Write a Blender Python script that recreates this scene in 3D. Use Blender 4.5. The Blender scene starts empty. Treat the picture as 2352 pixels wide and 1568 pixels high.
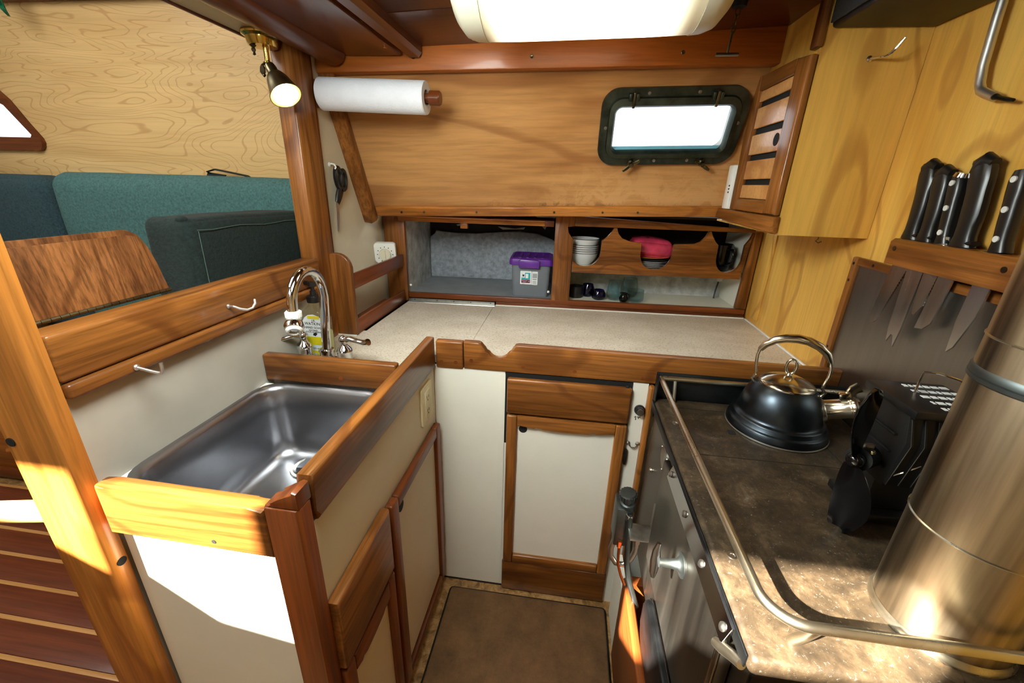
import bpy, bmesh, math, random
from mathutils import Vector, Matrix, noise
from mathutils.geometry import tessellate_polygon
random.seed(7)
C = bpy.context.scene
COL = C.collection
PI = math.pi

# ---------------------------------------------------------------- camera
def cam_basis(yaw, pit, rol):
    yaw, pit, rol = map(math.radians, (yaw, pit, rol))
    f = Vector((math.sin(yaw)*math.cos(pit), math.cos(yaw)*math.cos(pit), math.sin(pit)))
    r0 = Vector((math.cos(yaw), -math.sin(yaw), 0)); u0 = r0.cross(f)
    r = r0*math.cos(rol) + u0*math.sin(rol); u = u0*math.cos(rol) - r0*math.sin(rol)
    return r, u, f
cd = bpy.data.cameras.new('camera'); cam = bpy.data.objects.new('camera', cd); COL.objects.link(cam)
r_, u_, f_ = cam_basis(-7.22, -20.72, 1.73)
cam.matrix_world = Matrix(((r_.x, u_.x, -f_.x, 0), (r_.y, u_.y, -f_.y, 0), (r_.z, u_.z, -f_.z, 1.12), (0, 0, 0, 1)))
cd.sensor_width = 36; cd.lens = 960/2352*36; cd.clip_start = .01; cd.clip_end = 200
C.camera = cam
C.view_settings.view_transform = 'Standard'; C.view_settings.look = 'None'
C.view_settings.gamma = 1; C.view_settings.use_curve_mapping = False
C.view_settings.exposure = -0.1
C.cycles.use_denoising = True
C.cycles.max_bounces = 8; C.cycles.diffuse_bounces = 5; C.cycles.glossy_bounces = 4
C.cycles.sample_clamp_indirect = 6.0
C.cycles.caustics_reflective = False; C.cycles.caustics_refractive = False

# ---------------------------------------------------------------- sky, sun, daylight, added fill lights
w = bpy.data.worlds.new('sky'); C.world = w; w.use_nodes = True
bg = w.node_tree.nodes['Background']; bg.inputs[0].default_value = (.86, .93, 1, 1); bg.inputs[1].default_value = 2.6
sd = bpy.data.lights.new('sun', 'SUN'); sd.energy = 100; sd.angle = math.radians(.6); sd.color = (1, .93, .80)
sun = bpy.data.objects.new('sun', sd); COL.objects.link(sun)
sun.rotation_euler = Vector((1.2, 1.0, -1.0)).to_track_quat('-Z', 'Y').to_euler()
sun.location = (-3, -2.5, 4)
def area(name, loc, target, sx, sy, power, color):
    d = bpy.data.lights.new(name, 'AREA'); d.shape = 'RECTANGLE'; d.size = sx; d.size_y = sy; d.energy = power; d.color = color
    o = bpy.data.objects.new(name, d); COL.objects.link(o); o.location = loc
    o.rotation_euler = (Vector(target)-Vector(loc)).to_track_quat('-Z', 'Y').to_euler()
    return o
area('companionway_daylight', (-.78, -.36, 1.45), (.30, .9, .72), .9, .34, 5.5, (.93, 1, .95))
area('galley_fill', (-.27, .40, 1.375), (.06, .78, .45), .26, .44, 18, (.93, 1, .95))  # added overhead fill for the galley, no hatch is modelled
area('cabin_fill', (-1.5, .55, 1.78), (-1.4, .9, .6), .9, .7, 15, (1, .98, .93))  # added fill above the settee to brighten the cabin side

# ---------------------------------------------------------------- materials
def S(r, g, b):
    f = lambda v: v/12.92 if v <= .04045 else ((v+.055)/1.055)**2.4
    return (f(r/255), f(g/255), f(b/255), 1)
MATS = {}
def newmat(name):
    m = bpy.data.materials.new(name); m.use_nodes = True; MATS[name] = m
    return m, m.node_tree.nodes, m.node_tree.links, m.node_tree.nodes['Principled BSDF']
def setp(b, col=None, rough=None, metal=None, spec=None, coat=None, trans=None, ior=None):
    if col: b.inputs['Base Color'].default_value = col
    if rough is not None: b.inputs['Roughness'].default_value = rough
    if metal is not None: b.inputs['Metallic'].default_value = metal
    if spec is not None: b.inputs['Specular IOR Level'].default_value = spec
    if coat is not None: b.inputs['Coat Weight'].default_value = coat; b.inputs['Coat Roughness'].default_value = .12
    if trans is not None: b.inputs['Transmission Weight'].default_value = trans
    if ior is not None: b.inputs['IOR'].default_value = ior
def coords(n, l, scale, rnd=True):
    tc = n.new('ShaderNodeTexCoord'); mp = n.new('ShaderNodeMapping'); mp.inputs['Scale'].default_value = scale
    l.new(tc.outputs['Object'], mp.inputs['Vector'])
    if rnd:
        oi = n.new('ShaderNodeObjectInfo'); mu = n.new('ShaderNodeVectorMath'); mu.operation = 'SCALE'
        mu.inputs[0].default_value = (7.3, 11.1, 5.7); l.new(oi.outputs['Random'], mu.inputs['Scale'])
        l.new(mu.outputs[0], mp.inputs['Location'])
    return mp.outputs[0]
def ramp(n, stops):
    r = n.new('ShaderNodeValToRGB'); e = r.color_ramp.elements
    while len(e) < len(stops): e.new(.5)
    for i, (p, c) in enumerate(stops): e[i].position = p; e[i].color = c
    return r
def noise_tex(n, l, vec, scale, detail=4, rough=.55, dist=0):
    t = n.new('ShaderNodeTexNoise'); t.inputs['Scale'].default_value = scale; t.inputs['Detail'].default_value = detail
    t.inputs['Roughness'].default_value = rough; t.inputs['Distortion'].default_value = dist
    l.new(vec, t.inputs['Vector']); return t
def mixc(n, l, fac, a, b, mode='MIX'):
    m = n.new('ShaderNodeMix'); m.data_type = 'RGBA'; m.blend_type = mode
    for s, v in ((m.inputs[0], fac), (m.inputs[6], a), (m.inputs[7], b)):
        if hasattr(v, 'links'): l.new(v, s)
        else: s.default_value = v
    return m.outputs[2]
def math_(n, l, op, a, b=None):
    m = n.new('ShaderNodeMath'); m.operation = op
    for s, v in ((m.inputs[0], a), (m.inputs[1], b)):
        if v is None: continue
        if hasattr(v, 'links'): l.new(v, s)
        else: s.default_value = v
    return m.outputs[0]
def bump(n, l, b, h, strength, dist=.002):
    bp = n.new('ShaderNodeBump'); bp.inputs['Strength'].default_value = strength; bp.inputs['Distance'].default_value = dist
    l.new(h, bp.inputs['Height']); l.new(bp.outputs[0], b.inputs['Normal'])
def wood(name, dark, light, axis='X', rough=.36, fig=1.0, coat=.15, rings=0, ringcol=None, stains=None, streak=.5, fs=1.0, rw=.55, rd=2.5, rlo=.72, rs=.38):
    m, n, l, b = newmat(name)
    a = 'XYZ'.index(axis)
    sc = [1., 1., 1.]; sc[a] = .14
    v = coords(n, l, sc)
    big = noise_tex(n, l, v, 9*fs, 3, .5, .8*fig)
    sc2 = [1., 1., 1.]; sc2[a] = .035
    v2 = coords(n, l, sc2)
    fine = noise_tex(n, l, v2, 130*fs, 4, .65, .3)
    mid = tuple((dark[i]*.45+light[i]*.55) for i in range(3))+(1,)
    rp = ramp(n, [(.28, dark), (.5, mid), (.72, light)]); l.new(big.outputs[0], rp.inputs[0])
    fr = ramp(n, [(.35, (1-streak, 1-streak, 1-streak, 1)), (.6, (1, 1, 1, 1))]); l.new(fine.outputs[0], fr.inputs[0])
    col = mixc(n, l, 1.0, rp.outputs[0], fr.outputs[0], 'MULTIPLY')
    if rings:
        sc3 = [1., 1., 1.]; sc3[a] = rs
        v3 = coords(n, l, sc3)
        ns = noise_tex(n, l, v3, 4.2*fs, rd, .5, .35)
        s = math_(n, l, 'SINE', math_(n, l, 'MULTIPLY', ns.outputs[0], rings))
        rr = ramp(n, [(rlo, (0, 0, 0, 1)), (.99, (1, 1, 1, 1))]); l.new(s, rr.inputs[0])
        col = mixc(n, l, math_(n, l, 'MULTIPLY', rr.outputs[0], rw), col, ringcol or dark)
    if stains:
        col = stains(n, l, col)
    l.new(col, b.inputs['Base Color'])
    setp(b, rough=rough, coat=coat, spec=.3)
    bump(n, l, b, fine.outputs[0], .06, .001)
    return m
def plain(name, col, rough=.5, metal=0, var=.06, vs=18, bmp=0, coat=None, spec=None, bs=None):
    m, n, l, b = newmat(name)
    v = coords(n, l, (1, 1, 1))
    t = noise_tex(n, l, v, vs, 4, .6)
    d = tuple(max(0, c*(1-var*2)) for c in col[:3])+(1,); li = tuple(min(1, c*(1+var)) for c in col[:3])+(1,)
    rp = ramp(n, [(.3, d), (.7, li)]); l.new(t.outputs[0], rp.inputs[0]); l.new(rp.outputs[0], b.inputs['Base Color'])
    setp(b, rough=rough, metal=metal, coat=coat, spec=spec)
    if bmp:
        t2 = noise_tex(n, l, v, bs or vs*6, 3, .6); bump(n, l, b, t2.outputs[0], bmp)
    return m
def metal(name, col, rough=.25, axis=None, var=.12, vs=10, rvar=.1):
    m, n, l, b = newmat(name)
    sc = [1., 1., 1.]
    if axis: sc['XYZ'.index(axis)] = .05
    v = coords(n, l, sc)
    t = noise_tex(n, l, v, vs*(8 if axis else 1), 5, .6)
    d = tuple(max(0, c*(1-var*2)) for c in col[:3])+(1,); li = tuple(min(1, c*(1+var)) for c in col[:3])+(1,)
    rp = ramp(n, [(.3, d), (.7, li)]); l.new(t.outputs[0], rp.inputs[0]); l.new(rp.outputs[0], b.inputs['Base Color'])
    setp(b, metal=1)
    rg = n.new('ShaderNodeMapRange'); rg.inputs[3].default_value = max(.02, rough-rvar); rg.inputs[4].default_value = rough+rvar
    l.new(t.outputs[0], rg.inputs[0]); l.new(rg.outputs[0], b.inputs['Roughness'])
    return m

TD, TL = S(90, 49, 18), S(162, 101, 45)
for ax in 'XYZ':
    wood('teak_'+ax, TD, TL, ax, .3, rings=46, ringcol=S(84, 42, 16))
    wood('mahog_'+ax, S(80, 36, 15), S(136, 70, 30), ax, .3, streak=.4)
    wood('honey_'+ax, S(150, 86, 32), S(204, 134, 60), ax, .32, streak=.4, rings=30, ringcol=S(120, 64, 24))
def panel_stain(n, l, col):
    # weathering below the porthole: pale worn patches and grey water marks along the lower edge
    tc = n.new('ShaderNodeTexCoord'); sp = n.new('ShaderNodeSeparateXYZ'); l.new(tc.outputs['Object'], sp.inputs[0])
    v = coords(n, l, (1, 1, 1), False)
    a = noise_tex(n, l, v, 17, 7, .68, .6)
    g = noise_tex(n, l, v, 46, 5, .7, .4)
    def band(src, lo, hi, inv=False):
        mr = n.new('ShaderNodeMapRange'); mr.interpolation_type = 'SMOOTHSTEP'
        mr.inputs[1].default_value = lo; mr.inputs[2].default_value = hi
        mr.inputs[3].default_value = 1 if inv else 0; mr.inputs[4].default_value = 0 if inv else 1
        l.new(src, mr.inputs[0]); return mr.outputs[0]
    low = band(sp.outputs[2], .03, .17, True); right = band(sp.outputs[0], -.08, .2)
    area_ = math_(n, l, 'MULTIPLY', low, right)
    pale = ramp(n, [(.50, (0, 0, 0, 1)), (.56, (1, 1, 1, 1))])
    l.new(math_(n, l, 'ADD', a.outputs[0], math_(n, l, 'MULTIPLY', area_, .07)), pale.inputs[0])
    col = mixc(n, l, math_(n, l, 'MULTIPLY', math_(n, l, 'MULTIPLY', pale.outputs[0], area_), .85), col, S(206, 158, 104))
    edge = band(sp.outputs[2], .015, .06, True); er = band(sp.outputs[0], -.25, .0)
    dk = ramp(n, [(.52, (0, 0, 0, 1)), (.62, (1, 1, 1, 1))]); l.new(g.outputs[0], dk.inputs[0])
    col = mixc(n, l, math_(n, l, 'MULTIPLY', math_(n, l, 'MULTIPLY', dk.outputs[0], math_(n, l, 'MULTIPLY', edge, er)), .9), col, S(70, 56, 42))
    return col
wood('panel_ply', S(158, 104, 56), S(204, 152, 94), 'X', .4, coat=.1, streak=.22, rings=26, ringcol=S(136, 84, 44), stains=panel_stain, fs=.8)
wood('yellow_ply', S(204, 148, 60), S(236, 188, 94), 'Z', .42, coat=.08, streak=.16, rings=58, ringcol=S(158, 104, 44), fs=.7, rw=.5)
wood('birch_ply', S(206, 170, 112), S(228, 196, 138), 'X', .45, coat=.05, streak=.10, rings=400, ringcol=S(166, 118, 66), fs=.85, rd=3.4, rlo=.80, rs=.22, rw=.45)
wood('oak_Z', S(94, 54, 27), S(154, 98, 54), 'Z', .38, streak=.6, rings=70, ringcol=S(72, 38, 16), fs=1.8, rs=.10)
wood('alder_X', S(184, 122, 66), S(218, 162, 100), 'X', .34, coat=.3, streak=.2, rings=24, ringcol=S(164, 100, 48))
wood('beam_fir', S(158, 82, 28), S(190, 108, 44), 'X', .4, streak=.25)
wood('ceiling_wood', S(74, 36, 20), S(98, 50, 28), 'X', .35, streak=.3)
wood('dark_wood_Y', S(86, 40, 18), S(124, 66, 30), 'Y', .26, streak=.3)
wood('sole_teak', S(104, 50, 30), S(140, 76, 48), 'X', .4, streak=.3)
wood('holly', S(206, 148, 84), S(226, 172, 108), 'X', .4, streak=.15)
plain('white_formica', S(226, 222, 208), .38, var=.03, vs=5, spec=.4)
plain('cream_formica', S(222, 214, 186), .35, var=.03, vs=5, spec=.4)
plain('cream_paint', S(206, 196, 170), .45, var=.05, vs=6)
plain('partition_white', S(184, 177, 164), .35, var=.06, vs=7)
plain('ivory_plastic', S(232, 222, 180), .35, var=.02)
plain('dial_cream', S(222, 216, 192), .35, var=.02)
plain('white_plastic', S(236, 236, 230), .35, var=.02)
plain('cream_plastic', S(226, 222, 200), .4, var=.02)
plain('grey_floorpaint', S(140, 146, 150), .5, var=.08)
plain('dirty_white', S(196, 198, 196), .8, var=.22, vs=26, bmp=.5)
plain('foam_sheet', S(172, 178, 186), .95, var=.2, vs=60, bmp=1.0)
plain('dark_hull', S(30, 24, 24), .8, var=.3)
plain('black_plastic', S(20, 20, 21), .32, var=.1)
plain('black_gloss', S(8, 8, 10), .14, var=.1, spec=.35)
plain('black_matte', S(8, 8, 9), .5, var=.1)
plain('hole_black', S(4, 4, 4), .9, var=0)
plain('ceramic_white', S(224, 226, 226), .15, var=.03)
plain('ceramic_dark', S(38, 34, 34), .2)
metal('shade_inner', S(250, 226, 150), .35, var=.03)
plain('pink_bag', S(206, 62, 92), .22, var=.15, vs=30, coat=.4)
plain('yellow_plate', S(214, 176, 60), .3)
plain('paper', S(232, 234, 240), .95, var=.02, bmp=.5, vs=40, bs=240)
plain('paper_edge', S(214, 208, 194), .95)
plain('purple_lid', S(92, 36, 142), .35, var=.12, vs=20)
plain('label_white', S(236, 240, 240), .4, var=.01)
plain('label_teal', S(20, 168, 176), .4, var=.02)
plain('label_plum', S(112, 36, 72), .4, var=.02)
plain('label_navy', S(22, 30, 62), .4)
plain('label_yellow', S(232, 214, 30), .4, var=.02)
plain('label_grey', S(120, 126, 132), .5)
plain('ink', S(24, 24, 26), .6, var=0)
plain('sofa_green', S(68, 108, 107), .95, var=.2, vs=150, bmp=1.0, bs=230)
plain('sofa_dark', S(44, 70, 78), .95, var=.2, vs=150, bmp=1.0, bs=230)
plain('bolster_green', S(19, 35, 32), .95, var=.3, vs=150, bmp=1.0, bs=230)
plain('seam_thread', S(70, 92, 86), .9)
plain('leaf_green', S(20, 92, 62), .25, var=.3, vs=30)
plain('glint_pale', S(170, 196, 196), .3)
plain('caulk', S(232, 232, 228), .5, var=.05)
plain('reflection_blue', S(120, 190, 214), .3)
plain('rubber', S(52, 56, 56), .7, var=.2, vs=60)
plain('copper', S(190, 110, 60), .3, metal=1)
plain('speaker_mesh', S(44, 46, 48), .7, var=.3, vs=420)
plain('rivet', S(206, 206, 202), .3)
plain('orange_wood', S(176, 96, 24), .2, coat=.6)
# counter laminate, mat, vinyl floor
m, n, l, b = newmat('counter_laminate')
v = coords(n, l, (1, 1.6, 1), False)
t1 = noise_tex(n, l, v, 9, 4, .6); t2 = noise_tex(n, l, v, 190, 3, .7)
rp = ramp(n, [(.3, S(196, 184, 164)), (.7, S(216, 206, 190))]); l.new(t1.outputs[0], rp.inputs[0])
r2 = ramp(n, [(.34, S(150, 134, 112)), (.46, (1, 1, 1, 1))]); l.new(t2.outputs[0], r2.inputs[0])
l.new(mixc(n, l, .75, rp.outputs[0], r2.outputs[0], 'MULTIPLY'), b.inputs['Base Color']); setp(b, rough=.4, spec=.4)
m, n, l, b = newmat('mat_brown')
v = coords(n, l, (1, 1, 1), False)
t1 = noise_tex(n, l, v, 14, 6, .75); t2 = noise_tex(n, l, v, 420, 2, .6)
rp = ramp(n, [(.3, S(72, 48, 22)), (.7, S(118, 84, 48))]); l.new(t1.outputs[0], rp.inputs[0]); l.new(rp.outputs[0], b.inputs['Base Color'])
setp(b, rough=.85); bump(n, l, b, t2.outputs[0], .5)
m, n, l, b = newmat('vinyl_floor')
v = coords(n, l, (1, 1, 1), False)
t1 = noise_tex(n, l, v, 40, 6, .7, .6)
rp = ramp(n, [(.35, S(96, 66, 34)), (.5, S(150, 112, 66)), (.68, S(186, 150, 100))]); l.new(t1.outputs[0], rp.inputs[0]); l.new(rp.outputs[0], b.inputs['Base Color']); setp(b, rough=.4)
# metals
metal('chrome', S(226, 228, 230), .07, rvar=.03, var=.03)
metal('steel_sink', S(160, 160, 164), .3, var=.06, rvar=.05)
metal('steel_brushed', S(176, 174, 168), .32, 'Z', var=.1)
metal('steel_plate', S(158, 154, 148), .36, 'Z', var=.04, rvar=.04)
metal('steel_rod', S(214, 212, 208), .42, var=.06)
metal('steel_rod_bright', S(206, 200, 180), .28, var=.1)
metal('oven_steel', S(112, 107, 99), .36, 'Z', var=.14, vs=4)
metal('polished_strip', S(172, 170, 172), .16, var=.1)
metal('blade_steel', S(206, 204, 200), .24, 'Z', var=.06)
metal('brass', S(212, 176, 92), .14, var=.1)
metal('brass_old', S(120, 112, 88), .3, var=.3)
metal('bronze_green', S(76, 82, 72), .5, var=.25, vs=30)
metal('iron_dark', S(52, 54, 56), .5, var=.3)
metal('kettle_grey', S(66, 73, 80), .34, var=.12, vs=30)
metal('kettle_steel', S(214, 208, 192), .16, var=.08)
metal('flue_steel', S(196, 178, 150), .36, 'Z', var=.4, vs=3, rvar=.12)
metal('gear_grey', S(92, 98, 98), .45, var=.2)
m, n, l, b = newmat('cooktop')
v = coords(n, l, (1, 1, 1), False)
t1 = noise_tex(n, l, v, 22, 8, .72, .5); t2 = noise_tex(n, l, v, 75, 4, .7)
rp = ramp(n, [(.3, S(44, 36, 26)), (.5, S(70, 57, 41)), (.62, S(94, 77, 56)), (.74, S(126, 116, 100))]); l.new(t1.outputs[0], rp.inputs[0])
r2 = ramp(n, [(.36, (.6, .6, .6, 1)), (.6, (1, 1, 1, 1))]); l.new(t2.outputs[0], r2.inputs[0])
t3 = noise_tex(n, l, v, 240, 5, .75, .4); r3 = ramp(n, [(.60, (0, 0, 0, 1)), (.68, (1, 1, 1, 1))]); l.new(t3.outputs[0], r3.inputs[0])
l.new(mixc(n, l, math_(n, l, 'MULTIPLY', r3.outputs[0], .45), mixc(n, l, .8, rp.outputs[0], r2.outputs[0], 'MULTIPLY'), S(168, 162, 150)), b.inputs['Base Color']); setp(b, rough=.5, metal=.4); bump(n, l, b, t1.outputs[0], .15)
# clear things
def glass(name, col, rough=0.0, thin=True):
    m, n, l, b = newmat(name)
    setp(b, col=col, rough=rough, trans=1, ior=1.12 if thin else 1.45); return m
glass('pane_glass', (1, 1, 1, 1)); glass('tumbler_glass', (.86, .95, .96, 1), thin=False)
glass('blue_glass', S(40, 56, 150), thin=False); glass('soap_bottle', (.93, .95, .88, 1)); plain('soap_liquid', S(214, 220, 120), .2)
m, n, l, b = newmat('frosted_box'); setp(b, col=S(206, 214, 224), rough=.35, trans=.72, ior=1.1)
# lit things
def emit(name, col, st):
    m, n, l, b = newmat(name); setp(b, col=col, rough=.4)
    b.inputs['Emission Color'].default_value = col; b.inputs['Emission Strength'].default_value = st; return m
emit('bulb_glow', (1, .86, .55, 1), 30)
m, n, l, b = newmat('lamp_diffuser')
setp(b, col=S(236, 226, 190), rough=.45)
tc = n.new('ShaderNodeTexCoord'); sp = n.new('ShaderNodeSeparateXYZ'); l.new(tc.outputs['Object'], sp.inputs[0])
ab = math_(n, l, 'ABSOLUTE', sp.outputs[0])
mr = n.new('ShaderNodeMapRange'); mr.interpolation_type = 'SMOOTHSTEP'
mr.inputs[1].default_value = .105; mr.inputs[2].default_value = .165; mr.inputs[3].default_value = 4.8; mr.inputs[4].default_value = .12
l.new(ab, mr.inputs[0]); l.new(mr.outputs[0], b.inputs['Emission Strength']); b.inputs['Emission Color'].default_value = (1, .88, .62, 1)

# ---------------------------------------------------------------- mesh helpers
class MB:
    def __init__(s): s.bm = bmesh.new()
    def _merge(s, t, M=None):
        if M is not None: bmesh.ops.transform(t, matrix=M, verts=t.verts)
        me = bpy.data.meshes.new('t'); t.to_mesh(me); t.free(); s.bm.from_mesh(me); bpy.data.meshes.remove(me); return s
    def box(s, x0, x1, y0, y1, z0, z1, b=0, seg=2, M=None):
        t = bmesh.new(); bmesh.ops.create_cube(t, size=1)
        bmesh.ops.transform(t, matrix=Matrix.Translation(((x0+x1)/2, (y0+y1)/2, (z0+z1)/2)) @ Matrix.Diagonal((abs(x1-x0), abs(y1-y0), abs(z1-z0), 1)), verts=t.verts)
        if b: bmesh.ops.bevel(t, geom=list(t.edges), offset=b, segments=seg, profile=.5, affect='EDGES')
        return s._merge(t, M)
    def prism(s, pts, axis, a0, a1, b=0, seg=2, holes=(), M=None):
        t = bmesh.new()
        def co(p, a): return {'x': (a, p[0], p[1]), 'y': (p[0], a, p[1]), 'z': (p[0], p[1], a)}[axis]
        if holes:
            allp = [pts]+list(holes); flat = [p for lp in allp for p in lp]
            tris = tessellate_polygon([[Vector((p[0], p[1], 0)) for p in lp] for lp in allp])
            V0 = [t.verts.new(co(p, a0)) for p in flat]; V1 = [t.verts.new(co(p, a1)) for p in flat]
            for tr in tris:
                t.faces.new([V0[i] for i in tr]); t.faces.new([V1[i] for i in tr][::-1])
            k = 0
            for lp in allp:
                for i in range(len(lp)):
                    j = (i+1) % len(lp); t.faces.new((V0[k+i], V0[k+j], V1[k+j], V1[k+i]))
                k += len(lp)
        else:
            A = [t.verts.new(co(p, a0)) for p in pts]; B = [t.verts.new(co(p, a1)) for p in pts]
            fa = t.faces.new(A); fb = t.faces.new(B[::-1])
            for i in range(len(A)):
                j = (i+1) % len(A); t.faces.new((A[j], A[i], B[i], B[j]))
            if b:
                eds = [e for e in t.edges if (e in fa.edges or e in fb.edges)]
                bmesh.ops.bevel(t, geom=eds, offset=b, segments=seg, profile=.5, affect='EDGES')
        bmesh.ops.recalc_face_normals(t, faces=t.faces)
        return s._merge(t, M)
    def loft(s, loops, cap0=True, cap1=True, closed=False, M=None):
        t = bmesh.new(); R = [[t.verts.new(p) for p in lp] for lp in loops]
        k = len(R[0]); last = len(R) if closed else len(R)-1
        for i in range(last):
            A, B = R[i], R[(i+1) % len(R)]
            for j in range(k):
                q = (j+1) % k; t.faces.new((A[j], A[q], B[q], B[j]))
        if not closed:
            if cap0: t.faces.new(R[0][::-1])
            if cap1: t.faces.new(R[-1])
        bmesh.ops.recalc_face_normals(t, faces=t.faces)
        return s._merge(t, M)
    def sweep(s, pts, rx, ry=None, up=(0, 0, 1), seg=10, closed=False, power=2, M=None, caps=True):
        P = [Vector(p) for p in pts]; n = len(P)
        rx = rx if isinstance(rx, (list, tuple)) else [rx]*n
        ry = rx if ry is None else (ry if isinstance(ry, (list, tuple)) else [ry]*n)
        loops = []; prev = None
        for i in range(n):
            if closed: tg = (P[(i+1) % n]-P[i-1]).normalized()
            else: tg = (P[min(i+1, n-1)]-P[max(i-1, 0)]).normalized()
            if prev is None:
                u = Vector(up)
                if abs(u.dot(tg)) > .95: u = Vector((1, 0, 0)) if abs(tg.x) < .9 else Vector((0, 1, 0))
                a = u.cross(tg).normalized()
            else: a = (prev - tg*prev.dot(tg)).normalized()
            bb = tg.cross(a).normalized(); prev = a
            lp = []
            for j in range(seg):
                th = 2*PI*j/seg; c, sn = math.cos(th), math.sin(th)
                if power != 2: c = math.copysign(abs(c)**(2/power), c); sn = math.copysign(abs(sn)**(2/power), sn)
                lp.append(P[i]+a*(rx[i]*c)+bb*(ry[i]*sn))
            loops.append(lp)
        return s.loft(loops, caps, caps, closed, M)
    def cyl(s, p0, p1, r, r1=None, seg=16, M=None):
        return s.sweep([p0, p1], [r, r if r1 is None else r1], seg=seg, M=M)
    def lathe(s, prof, origin=(0, 0, 0), axis=(0, 0, 1), seg=32, M=None, cap0=True, cap1=True):
        q = Vector((0, 0, 1)).rotation_difference(Vector(axis).normalized()).to_matrix()
        o = Vector(origin); loops = []
        for r, h in prof:
            loops.append([o + q @ Vector((max(r, 1e-5)*math.cos(2*PI*j/seg), max(r, 1e-5)*math.sin(2*PI*j/seg), h)) for j in range(seg)])
        return s.loft(loops, cap0, cap1, M=M)
    def ball(s, c, r, sc=(1, 1, 1), seg=16, M=None):
        t = bmesh.new(); bmesh.ops.create_uvsphere(t, u_segments=seg, v_segments=max(6, seg//2), radius=r)
        bmesh.ops.transform(t, matrix=Matrix.Translation(c) @ Matrix.Diagonal((*sc, 1)), verts=t.verts)
        return s._merge(t, M)
    def cushion(s, x0, x1, y0, y1, z0, z1, r, cuts=14, bulge=(0, 0, 0), wob=0, M=None):
        t = bmesh.new(); bmesh.ops.create_cube(t, size=2); bmesh.ops.subdivide_edges(t, edges=list(t.edges), cuts=cuts, use_grid_fill=True)
        lo = Vector((x0, y0, z0)); hi = Vector((x1, y1, z1)); c = (lo+hi)/2; h = (hi-lo)/2
        for v in t.verts:
            k = v.co.copy(); p = Vector([c[i]+h[i]*math.sin(k[i]*PI/2)**1 for i in range(3)])
            q = Vector([min(max(p[i], lo[i]+r), hi[i]-r) for i in range(3)]); d = p-q
            if d.length > 1e-6: p = q+d.normalized()*min(r, d.length*1.0 if d.length < r else r)
            for i in range(3):
                o = [j for j in range(3) if j != i]
                p[i] += bulge[i]*math.copysign(1, k[i])*(abs(k[i]) > .6)*(1-k[o[0]]**2)*(1-k[o[1]]**2)
            if wob: p += Vector(noise.noise_vector(p*9))*wob
            v.co = p
        return s._merge(t, M)
def rrect(cx, cy, hx, hy, r, z, n=6):
    out = []
    for sx, sy, a0 in ((1, 1, 0), (-1, 1, 90), (-1, -1, 180), (1, -1, 270)):
        for i in range(n+1):
            a = math.radians(a0+90*i/n); out.append((cx+sx*(hx-r)+r*math.cos(a), cy+sy*(hy-r)+r*math.sin(a), z))
    return out
def rr2(x0, x1, z0, z1, r, n=6):
    return [(p[0], p[1]) for p in rrect((x0+x1)/2, (z0+z1)/2, (x1-x0)/2, (z1-z0)/2, r, 0, n)]
def circ(cx, cy, r, n=20): return [(cx+r*math.cos(2*PI*i/n), cy+r*math.sin(2*PI*i/n)) for i in range(n)]
def arc(c, r, a0, a1, n, f): return [f(c[0]+r*math.cos(math.radians(a0+(a1-a0)*i/n)), c[1]+r*math.sin(math.radians(a0+(a1-a0)*i/n))) for i in range(n+1)]
WO = {}
def obj(name, mb, mat, parent=None, M=None, smooth=32):
    me = bpy.data.meshes.new(name)
    if M is not None: bmesh.ops.transform(mb.bm, matrix=M, verts=mb.bm.verts)
    off = WO[parent.name] if parent else Vector((0, 0, 0))
    if parent is None:
        bb = [v.co for v in mb.bm.verts]
        off = Vector(((min(v.x for v in bb)+max(v.x for v in bb))/2, (min(v.y for v in bb)+max(v.y for v in bb))/2, min(v.z for v in bb)))
    bmesh.ops.translate(mb.bm, vec=-off, verts=mb.bm.verts)
    mb.bm.to_mesh(me); mb.bm.free()
    me.shade_smooth(); me.set_sharp_from_angle(angle=math.radians(smooth))
    me.materials.append(MATS[mat])
    o = bpy.data.objects.new(name, me); COL.objects.link(o)
    if parent: o.parent = parent
    else: o.location = off
    WO[o.name] = off
    return o
def tag(o, label, cat, group=None):
    o['label'] = label; o['category'] = cat
    if group: o['group'] = group
    return o
def thing(name, label, cat, loc, group=None):
    o = bpy.data.objects.new(name, None); COL.objects.link(o); o.location = loc; o.empty_display_size = .02
    WO[o.name] = Vector(loc); return tag(o, label, cat, group)
def struct(o): o['kind'] = 'structure'; return o
def sempty(name, loc):
    o = bpy.data.objects.new(name, None); COL.objects.link(o); o.location = loc; o.empty_display_size = .02; WO[o.name] = Vector(loc); return struct(o)
def dup(root, delta, label=None):
    r = root.copy(); COL.objects.link(r); r.location = root.location+Vector(delta); WO[r.name] = WO[root.name]+Vector(delta)
    if label: r['label'] = label
    for ch in list(root.children):
        c = ch.copy(); COL.objects.link(c); c.parent = r
        for g in ch.children:
            d = g.copy(); COL.objects.link(d); d.parent = c
    return r
def lettering(name, body, size, M, mat, parent, align='CENTER', ext=.0002):
    cu = bpy.data.curves.new(name, 'FONT'); cu.body = body; cu.size = size; cu.align_x = align; cu.align_y = 'CENTER'; cu.extrude = ext; cu.resolution_u = 2
    t = bpy.data.objects.new('t', cu); COL.objects.link(t)
    dg = bpy.context.evaluated_depsgraph_get(); dg.update()
    me = bpy.data.meshes.new_from_object(t.evaluated_get(dg)); bpy.data.objects.remove(t); bpy.data.curves.remove(cu)
    me.transform(Matrix.Translation(-WO[parent.name]) @ M); me.materials.clear(); me.materials.append(MATS[mat])
    o = bpy.data.objects.new(name, me); COL.objects.link(o); o.parent = parent; WO[o.name] = WO[parent.name]; return o
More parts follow.
